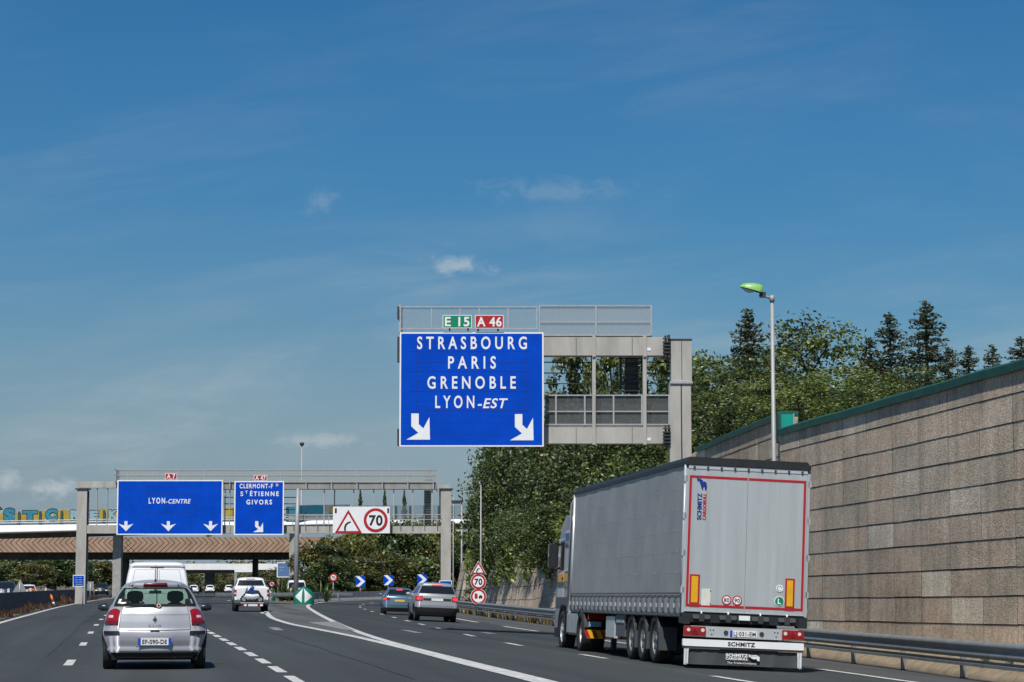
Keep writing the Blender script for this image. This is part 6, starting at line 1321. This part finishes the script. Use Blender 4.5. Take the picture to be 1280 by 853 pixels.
def broad(seed, h, w, base, leaf_s, nclump, nleaf, m, pinch=.6, sub=None, trunk=True, lump=1.0):
    """returns crown mesh and trunk mesh; crown spans base..h, widest low-middle"""
    rg = random.Random(seed); lv = Leaves(); cl = []
    lobes = [(rg.uniform(0, 6.28), rg.uniform(.15, .95), rg.uniform(.55, 1.25)) for _ in range(7)]
    for i in range(nclump):
        t = rg.random() ** .9; z = base + (h - base) * t
        r = (w / 2) * (max(.04, math.sin(math.pi * (.12 + .86 * t))) ** pinch)
        a = rg.uniform(0, 2 * math.pi); k = 1.0
        for (la, lt, lk) in lobes:
            d = math.cos(a - la); 
            if d > .3: k += (lk - 1) * lump * (d - .3) * max(0, 1 - abs(t - lt) * 2.2)
        rr = r * k * (rg.random() ** .42); c = Vector((rr * math.cos(a), rr * math.sin(a), z)); cl.append(c)
        cr = rg.uniform(.45, 1.15) * min(w, h - base) * .135 + .12
        kind = rg.choices((0, 1, 2), (5, 2.6, 3))[0]
        for _ in range(nleaf):
            d = Vector((rg.gauss(0, 1), rg.gauss(0, 1), rg.gauss(0, .75))); d.normalize(); leaf(lv, c + d * cr * rg.random() ** .42, leaf_s, rg, m, out=d); lv.k += [kind] * (len(lv.lv) - len(lv.k))
    crown = lv.mesh('foliage', m, {'leaf_olive': ('leaf_light', 'leaf_brown'), 'leaf_brown': ('leaf_olive', 'leaf_deep')}.get(m, ('leaf_light', 'leaf_deep')))
    mb = MB(); tr = max(.07, h * .016)
    if trunk:
        top = Vector((rg.uniform(-.2, .2), rg.uniform(-.2, .2), base + (h - base) * .75)); mb.tube([(0, 0, -.5), (0, 0, base * .5), (top.x * .5, top.y * .5, base + (h - base) * .35), top], [tr * 1.3, tr, tr * .7, tr * .2], 'bark', 8)
        for c in rg.sample(cl, min(16, len(cl))):
            z0 = max(base * .6, c.z - (h - base) * .3); st = Vector((top.x * .4, top.y * .4, min(z0, top.z))); mid = (st + c) / 2 + Vector((0, 0, .15)); mb.tube([st, mid, c], [tr * .45, tr * .28, tr * .08], 'bark', 5)
    else:
        for c in rg.sample(cl, min(14, len(cl))): mb.tube([(rg.uniform(-.3, .3), rg.uniform(-.3, .3), -.3), (c.x * .6, c.y * .6, c.z * .6), c], [.05, .035, .012], 'bark', 5)
    me = mb.build('tmp'); tm = me.data; bpy.data.objects.remove(me); return crown, tm
def conifer(seed, h, w, dens=1.0, leaf_s=.2, sparse=0.0, bare=.1):
    rg = random.Random(seed); lv = Leaves(); mb = MB(); mb.tube([(0, 0, -.5), (0, 0, h * .5), (.03, 0, h)], [h * .018, h * .011, .015], 'bark', 7)
    z = h * bare
    while z < h * .985:
        t = z / h; L = w / 2 * ((1 - t) ** .85) * rg.uniform(.75, 1.15) + .12; nb = rg.choice((4, 5, 5, 6)); a0 = rg.uniform(0, 6.28)
        for i in range(nb):
            if rg.random() < sparse: continue
            a = a0 + i * 6.28 / nb + rg.uniform(-.35, .35); l = L * rg.uniform(.6, 1.2); dz = l * rg.uniform(-.05, .45); droop = rg.uniform(.02, .16) * l
            p0 = Vector((0, 0, z)); p2 = Vector((l * math.cos(a), l * math.sin(a), z + dz)); p1 = (p0 + p2) / 2 - Vector((0, 0, droop)); mb.tube([p0, p1, p2], [.03, .02, .006], 'bark', 4, True)
            n = max(5, int(l * 26 * dens))
            for k in range(n):
                s = (k + rg.random()) / n; s = .12 + .9 * s; q = p0.lerp(p1, s * 2) if s < .5 else p1.lerp(p2, (s - .5) * 2); spread = .05 + .16 * l * math.sin(math.pi * min(1, .15 + s * .8)) * .6
                leaf(lv, q + Vector((rg.gauss(0, spread), rg.gauss(0, spread), rg.gauss(0, .05) + .02)), leaf_s, rg, 'needle', 1.2)
        z += h * .030 * rg.uniform(.7, 1.3) * (1.15 - .45 * t)
    for k in range(30): leaf(lv, (rg.gauss(0, .04), rg.gauss(0, .04), h - rg.random() * h * .08), leaf_s * .8, rg, 'needle', 1)
    o = mb.build('tmp'); tm = o.data; bpy.data.objects.remove(o); return lv.mesh('foliage', 'needle'), tm
_veg = {}
def plant(key, maker, name, label, loc, scale=1.0, rz=0.0, group=None, cat='tree', sx=None, parts=('trunk', 'crown')):
    if key not in _veg: _veg[key] = maker()
    crown, trunk = _veg[key]; root = thing(name, label, cat, loc, (0, 0, rz), group); root.scale = (sx or scale, sx or scale, scale)
    for nm, me in ((parts[0], trunk), (parts[1], crown)):
        o = bpy.data.objects.new(nm, me); COL.objects.link(o); o.parent = root
    return root
B1 = lambda: broad(11, 9.0, 6.6, 1.4, .20, 105, 84, 'leaf_broad', .55)
B2 = lambda: broad(23, 9.0, 6.0, 1.2, .20, 95, 84, 'leaf_broad', .5, lump=1.4)
B3 = lambda: broad(31, 9.0, 8.0, .3, .22, 240, 84, 'leaf_dark', .5, lump=1.2)
B4 = lambda: broad(37, 9.0, 8.0, .2, .22, 240, 84, 'leaf_dark', .45, lump=1.3)
PO = lambda: broad(41, 10.0, 3.2, .8, .26, 80, 52, 'leaf_poplar', .55)
S1 = lambda: broad(51, 6.0, 7.5, .0, .36, 130, 44, 'leaf_olive', .4, trunk=False)
S2 = lambda: broad(53, 6.0, 7.0, .0, .36, 130, 44, 'leaf_brown', .4, trunk=False)
S3 = lambda: broad(57, 6.0, 7.5, .0, .36, 130, 44, 'leaf_dark', .4, trunk=False)
C1 = lambda: conifer(61, 8.0, 5.2, 1.5, .15, sparse=.12); C2 = lambda: conifer(67, 8.0, 4.8, 1.4, .15, sparse=.2); C3 = lambda: conifer(71, 8.0, 4.4, 1.4, .15, sparse=.25)
CB = lambda: conifer(73, 9.0, 5.0, .8, .42)
def top_at(px, py, Y, base): p = at(px, py, Y); return (p[0], Y, base), p[2] - base
def soil(x, y): # top of the embankment
    t = wall_top(max(y, 20)) - .35; return t + .3
# conifers above the near wall
for px, py, Y, k, w, lb in ((934, 386, 99, C1, 1.15, 'dark conifer with sharp tip left of the street lamp'), (1112, 390, 92, C2, .95, 'slim dark conifer left of the tallest tip above the brown wall'), (1157, 376, 90, C1, .98, 'tallest dark conifer above the brown wall'), (1088, 421, 95, C3, .95, 'short narrow conifer beside the leafy crown above the wall'),
    (1185, 433, 93, C3, .8, 'small ragged conifer immediately right of the tallest one'), (1210, 432, 90, C2, .75, 'small open conifer midway along the right skyline'), (1240, 431, 88, C1, .62, 'small pointed conifer standing alone above the green coping'), (1276, 421, 84, C2, .8, 'conifer cut by the edge of the picture above the wall')):
    b = soil(0, Y) - .4; loc, h = top_at(px, py, Y, b); plant(k, k, 'conifer_tree', lb, loc, h / 8.0, rng.uniform(0, 6), 'conifers above the brown wall', sx=w)
# leafy trees above the near wall
for i, (px, py, Y, k, w, lb) in enumerate(((1010, 404, 97, 'B1', 1.0, 'tallest leafy green tree right of the street lamp'), (905, 452, 103, 'B2', .95, 'leafy green tree left of the street lamp above the wall end'), (950, 450, 93, 'B1', .85, 'leafy green tree behind the street lamp pole'), (1052, 462, 90, 'B2', .78, 'leafy green tree between the tall leafy crown and the conifers'), (1095, 478, 88, 'B1', .66, 'low leafy tree at the feet of the conifers above the wall'), (872, 448, 112, 'B2', .85, 'leafy green tree just right of the gantry post'),
    (1140, 462, 84, 'B2', .55, 'small leafy tree close behind the green coping below the tallest conifer'), (1000, 470, 84, 'B1', .75, 'low leafy tree behind the green end box'))):
    b = soil(0, Y) - .2; loc, h = top_at(px, py, Y, b); plant(k, globals()[k], 'broadleaf_tree', lb, loc, h / 9.0, i * 1.3, 'leafy trees above the brown wall', sx=w)
# poplars seen through the near gantry
for i, (px, py, Y, w, lb) in enumerate(((713, 436, 138, 1.05, 'bushy poplar seen through the gantry next to the large blue sign'), (764, 440, 133, .8, 'poplar seen through the middle of the gantry frame'), (792, 436, 141, .85, 'poplar behind the ladder of the gantry'), (826, 446, 128, .9, 'poplar beside the gantry post'), (742, 458, 146, .8, 'shorter poplar behind the gantry strut'))):
    b = soil(0, Y); loc, h = top_at(px, py, Y, b); plant('PO', PO, 'poplar_tree', lb, loc, h / 10.0, i * 2.1, 'poplars behind the cantilever gantry', sx=w)
# the dark mass overhanging the far wall
for i, (px, py, Y, k, w, bz, lb) in enumerate(((627, 548, 158, 'B3', .6, 2.2, 'dense dark tree at the free edge of the mass under the large sign'), (655, 540, 150, 'B4', .95, 2.0, 'dense dark tree under the large blue sign overhanging the wall'), (705, 535, 136, 'B3', 1.0, 2.2, 'dense dark tree above the lorry cab'), (752, 528, 126, 'B4', .95, 2.6, 'dense dark tree above the front of the grey trailer'), (800, 520, 118, 'B3', .95, 3.2, 'dense dark tree above the middle of the grey trailer'), (845, 520, 112, 'B4', .9, 3.6, 'dense dark tree behind the foot of the gantry post'), (648, 640, 143, 'B3', .55, 1.6, 'lower dark bush spilling over the wall behind the round signs'), (690, 635, 122, 'B4', .62, 2.2, 'lower dark bush spilling over the wall beside the lorry mirror'))):
    loc, h = top_at(px, py, Y, bz); plant(k, globals()[k], 'broadleaf_tree', lb, loc, h / 9.0, i * 1.7 + .4, 'dense trees overhanging the far wall', sx=w)
# creeper hanging down the wall
def creeper():
    rg = random.Random(5); lv = Leaves()
    for i in range(190):
        y = rg.uniform(112, 168); x = wall_line(y); t = wall_top(y); drop = rg.random() ** 1.6 * (1.2 + 1.3 * math.sin(y * .37) ** 2)
        c = Vector((x - .22, y, t + .35 - drop))
        for _ in range(26): leaf(lv, c + Vector((rg.gauss(-.05, .12), rg.gauss(0, .45), rg.gauss(0, .22))), .24, rg, 'leaf_broad')
    o = bpy.data.objects.new('creeper', lv.mesh('creeper', 'leaf_broad')); COL.objects.link(o); tag(o, 'green creeper hanging over the low panel wall behind the round signs', 'creeper', kind='stuff')
creeper()
# shrubs and scrub beside the guard rail
def tufts(name, label, cat, spots, m, seed, blade=.5, n=26, kind='stuff'):
    rg = random.Random(seed); mb = MB(); vs = []; fs = []
    for (x, y, z, s) in spots:
        for _ in range(n):
            a = rg.uniform(0, 6.28); l = blade * s * rg.uniform(.5, 1.2); ln = rg.uniform(.05, .55) * l; bx, by = x + rg.gauss(0, .16 * s), y + rg.gauss(0, .16 * s); w = .02 + .02 * s; k = len(vs)
            vs += [(bx - w * math.sin(a), by + w * math.cos(a), z - .03), (bx + w * math.sin(a), by - w * math.cos(a), z - .03), (bx + ln * .5 * math.cos(a) + w * .6, by + ln * .5 * math.sin(a), z + l * .6), (bx + ln * math.cos(a), by + ln * math.sin(a), z + l)]; fs.append((k, k + 1, k + 2, k + 3))
    me = bpy.data.meshes.new(name); me.from_pydata(vs, [], fs); me.materials.append(MATS[m]); o = bpy.data.objects.new(name, me); COL.objects.link(o); tag(o, label, cat, kind=kind)
rg = random.Random(77)
sp_ = []
for _ in range(260):
    y = rg.uniform(88, 165); x = rail_x(y) + rg.uniform(.15, 1.9); sp_.append((x, y, ground_z(x, y), rg.uniform(.6, 1.4)))
tufts('dry_grass', 'dry straw coloured grass between guard rail and wall', 'grass', sp_, 'dry_grass', 6)
sp_ = []
for _ in range(190):
    y = rg.uniform(60, 200) if rg.random() < .8 else rg.uniform(200, 300); x = left_edge(y) - rg.uniform(.45, 1.0); k = max(.2, math.sin(y * .21) * math.sin(y * .057 + 1)); sp_.append((x, y, 0, .35 + 1.1 * k * rg.random()))
tufts('dead_weeds', 'brown dead weeds along the foot of the central barrier', 'weeds', sp_, 'weed_brown', 8, .55, 22)
mb = MB(); rows = []
for y in frange(-10, 300, 2):
    rows.append([(left_edge(y) - .50 - .1 * math.sin(y * .9), y, .012), (left_edge(y) - .8, y, .04 + .02 * math.sin(y * 1.7)), (left_edge(y) - 1.1, y, .05)])
mb.grid(rows, 'ground_soil', flip=True); tag(mb.build('dirt_strip'), kind='structure')
LB = lambda: broad(81, 1.6, 1.1, .05, .11, 34, 26, 'leaf_bright', .4, trunk=False)
for px, py, Y, k, lb in ((691, 744, 99, 1.0, 'pale leafy bush behind the guard rail beside the lorry cab'), (645, 764, 112, .45, 'small green bush under the guard rail left of the lorry'), (684, 774, 97, .5, 'low green bush under the guard rail touching the lorry cab'), (573, 742, 150, .9, 'green bush beyond the silver car under the round signs wall')):
    x = rail_x(Y) + .7 if px != 573 else rail_x(Y) + .9; plant('LB', LB, 'bush', lb, (x, Y, ground_z(x, Y)), k, rng.uniform(0, 6), cat='bush', parts=('stem', 'foliage'))
for px, Y, k, lb in ((1233, 47.2, .24, 'tiny green weed on the rough kerb under the guard rail'), (1262, 45.6, .2, 'tiny green weed on the rough kerb nearest the picture edge')):
    x = gx(px, Y, 840); plant('LB', LB, 'weed', lb, (x, Y, ground_z(x, Y) + .15), k, px, cat='plant', parts=('stem', 'foliage'))
# scrub covered bank inside the bend
for i, (px, py, Y, k, w, lb) in enumerate(((400, 682, 240, 'S2', 1.0, 'brown scrub bush beside the gantry middle post'), (432, 672, 262, 'S1', 1.15, 'olive bush left of the first chevron board'), (468, 655, 270, 'S1', 1.25, 'olive bush right below the warning board'), (500, 660, 262, 'S3', 1.2, 'dark green bush behind the second chevron board'), (535, 652, 272, 'S1', 1.3, 'yellowish bush left of the right gantry leg'), (572, 668, 262, 'S1', 1.2, 'olive bush behind the right gantry leg'), (450, 700, 242, 'S2', .95, 'low brown bush above the first chevron board'), (485, 695, 248, 'S2', 1.0, 'low brown bush between the chevron boards'), (520, 700, 250, 'S3', .95, 'low dark bush at the third chevron board'), (550, 700, 252, 'S2', 1.0, 'low brown bush over the silver car'), (415, 700, 236, 'S3', .8, 'low dark bush behind the small limit sign'), (590, 680, 250, 'S3', .9, 'dark bush between gantry leg and the retaining wall'))):
    loc, h = top_at(px, py, Y, .3); plant(k, globals()[k], 'shrub', lb, loc, h / 6.0, i * 1.1, 'shrubs on the bank inside the bend', cat='shrub', sx=w, parts=('stem', 'foliage'))
# spiky plants in the gore island
def spiky():
    rg = random.Random(3); lv = MB(); fs = []
    for i in range(34):
        a = rg.uniform(0, 6.28); l = rg.uniform(.7, 1.5); e = rg.uniform(.35, 1.3); d = Vector((math.cos(a) * math.cos(e), math.sin(a) * math.cos(e), math.sin(e))); s = Vector((-math.sin(a), math.cos(a), 0)) * .05; b = Vector((math.cos(a) * .05, math.sin(a) * .05, .05)); m = b + d * l * .55 + Vector((0, 0, .05)); t = b + d * l - Vector((0, 0, .12 * l))
        lv.add([b - s, b + s, m + s * .8, m - s * .8], [(0, 1, 2, 3)], 'leaf_bright'); lv.add([m - s * .8, m + s * .8, t], [(0, 1, 2)], 'leaf_bright')
    o = lv.build('tmp'); me = o.data; bpy.data.objects.remove(o); mb = MB(); mb.tube([(0, 0, -.1), (0, 0, .12)], [.12, .08], 'bark', 8); o = mb.build('tmp'); t = o.data; bpy.data.objects.remove(o); return me, t
for px, Y, k, lb in ((352, 212, 2.0, 'spiky leaved plant left of the green beacon'), (362, 205, 1.7, 'spiky leaved plant at the foot of the gantry middle post'), (402, 200, 1.7, 'spiky leaved plant right of the green beacon'), (408, 192, 1.3, 'small spiky plant behind the slip road barrier')):
    plant('SP', spiky, 'agave_plant', lb, (gx(px, Y), Y, .0), k, px, cat='plant', parts=('stem', 'leaves'))
tag(guard_rail('low pale guard rail crossing behind the two green beacons', lambda y: -22.5 + (y - 186) * .62, [186, 190, 194, 198], 184, 200, rub=False), cat='guard rail')
# young trees beyond the bridge
for px, py, lb in ((450.5, 612, 'slim young tree above the bridge left of the others'), (481, 611, 'slim young tree above the warning board right edge'), (505.5, 612, 'slim young tree above the bridge nearest the ladder')):
    Y = 385; loc, h = top_at(px, py, Y, 6.0); plant('CB', CB, 'young_tree', lb, loc, h / 9.0, px, sx=.42, group='young trees beyond the bridge')
Y = 330; loc, h = top_at(0.0, 634, Y, 0.5); plant('CB', CB, 'conifer_tree', 'dark conifer tip at the picture edge above the graffiti wall', loc, h / 9.0, 1, sx=.9)
# woods behind the opposite carriageway, seen under the bridge
for i, (px, py, Y, k, w, lb) in enumerate(((-12, 700, 318, 'S3', 1.3, 'dark tree at the picture edge under the bridge'), (18, 696, 330, 'S3', 1.2, 'dark tree behind the dark car under the bridge'), (40, 706, 300, 'S1', .8, 'pale olive bush behind the white car under the bridge'), (62, 696, 325, 'S3', 1.2, 'dark tree left of the left gantry leg under the bridge'), (86, 697, 330, 'S3', 1.1, 'dark tree behind the left gantry leg'), (118, 702, 345, 'S1', 1.0, 'olive tree between gantry leg and first bridge pier'), (132, 706, 350, 'S3', .9, 'dark tree beside the first bridge pier'))):
    loc, h = top_at(px, py, Y, 1.4); plant(k, globals()[k], 'roadside_tree', lb, loc, h / 6.0, i * .9, 'trees under the left end of the bridge', sx=w)
def far_wood():
    rg = random.Random(12); lv = Leaves()
    for i in range(420):
        x = rg.uniform(-330, 150); Y = rg.uniform(520, 640); hh = 7.0 + 3.0 * math.sin(x * .06) + 2 * math.sin(x * .17 + 1); hh = max(3, hh) if x < -20 else 14
        c = Vector((x, Y, rg.random() * hh))
        if -92 < x < -72 and Y < 700 and c.z < 2.2: c.z += 2
        for _ in range(34): leaf(lv, c + Vector((rg.gauss(0, 1.6), rg.gauss(0, 1.2), rg.gauss(0, 1.1))), 1.1, rg, 'leaf_olive')
    o = bpy.data.objects.new('woods', lv.mesh('woods', 'leaf_olive')); COL.objects.link(o); tag(o, 'far olive woodland closing the view under the bridges', 'woodland', kind='stuff')
far_wood()
for i, (px, py, Y, lb) in enumerate(((236, 716, 470, 'far olive tree under the low white bridge behind the silver hatchback'), (276, 715, 480, 'far olive tree under the low white bridge right of its pier'), (305, 717, 460, 'far olive tree above the pickup cab'), (350, 712, 420, 'brownish tree below the faded blue sign'), (335, 716, 405, 'brownish tree behind the tiny limit sign'))):
    loc, h = top_at(px, py, Y, 0); plant('S1' if i < 3 else 'S2', S1 if i < 3 else S2, 'roadside_tree', lb, loc, h / 6.0, i * 2, 'far trees under the low white bridge', sx=.9)
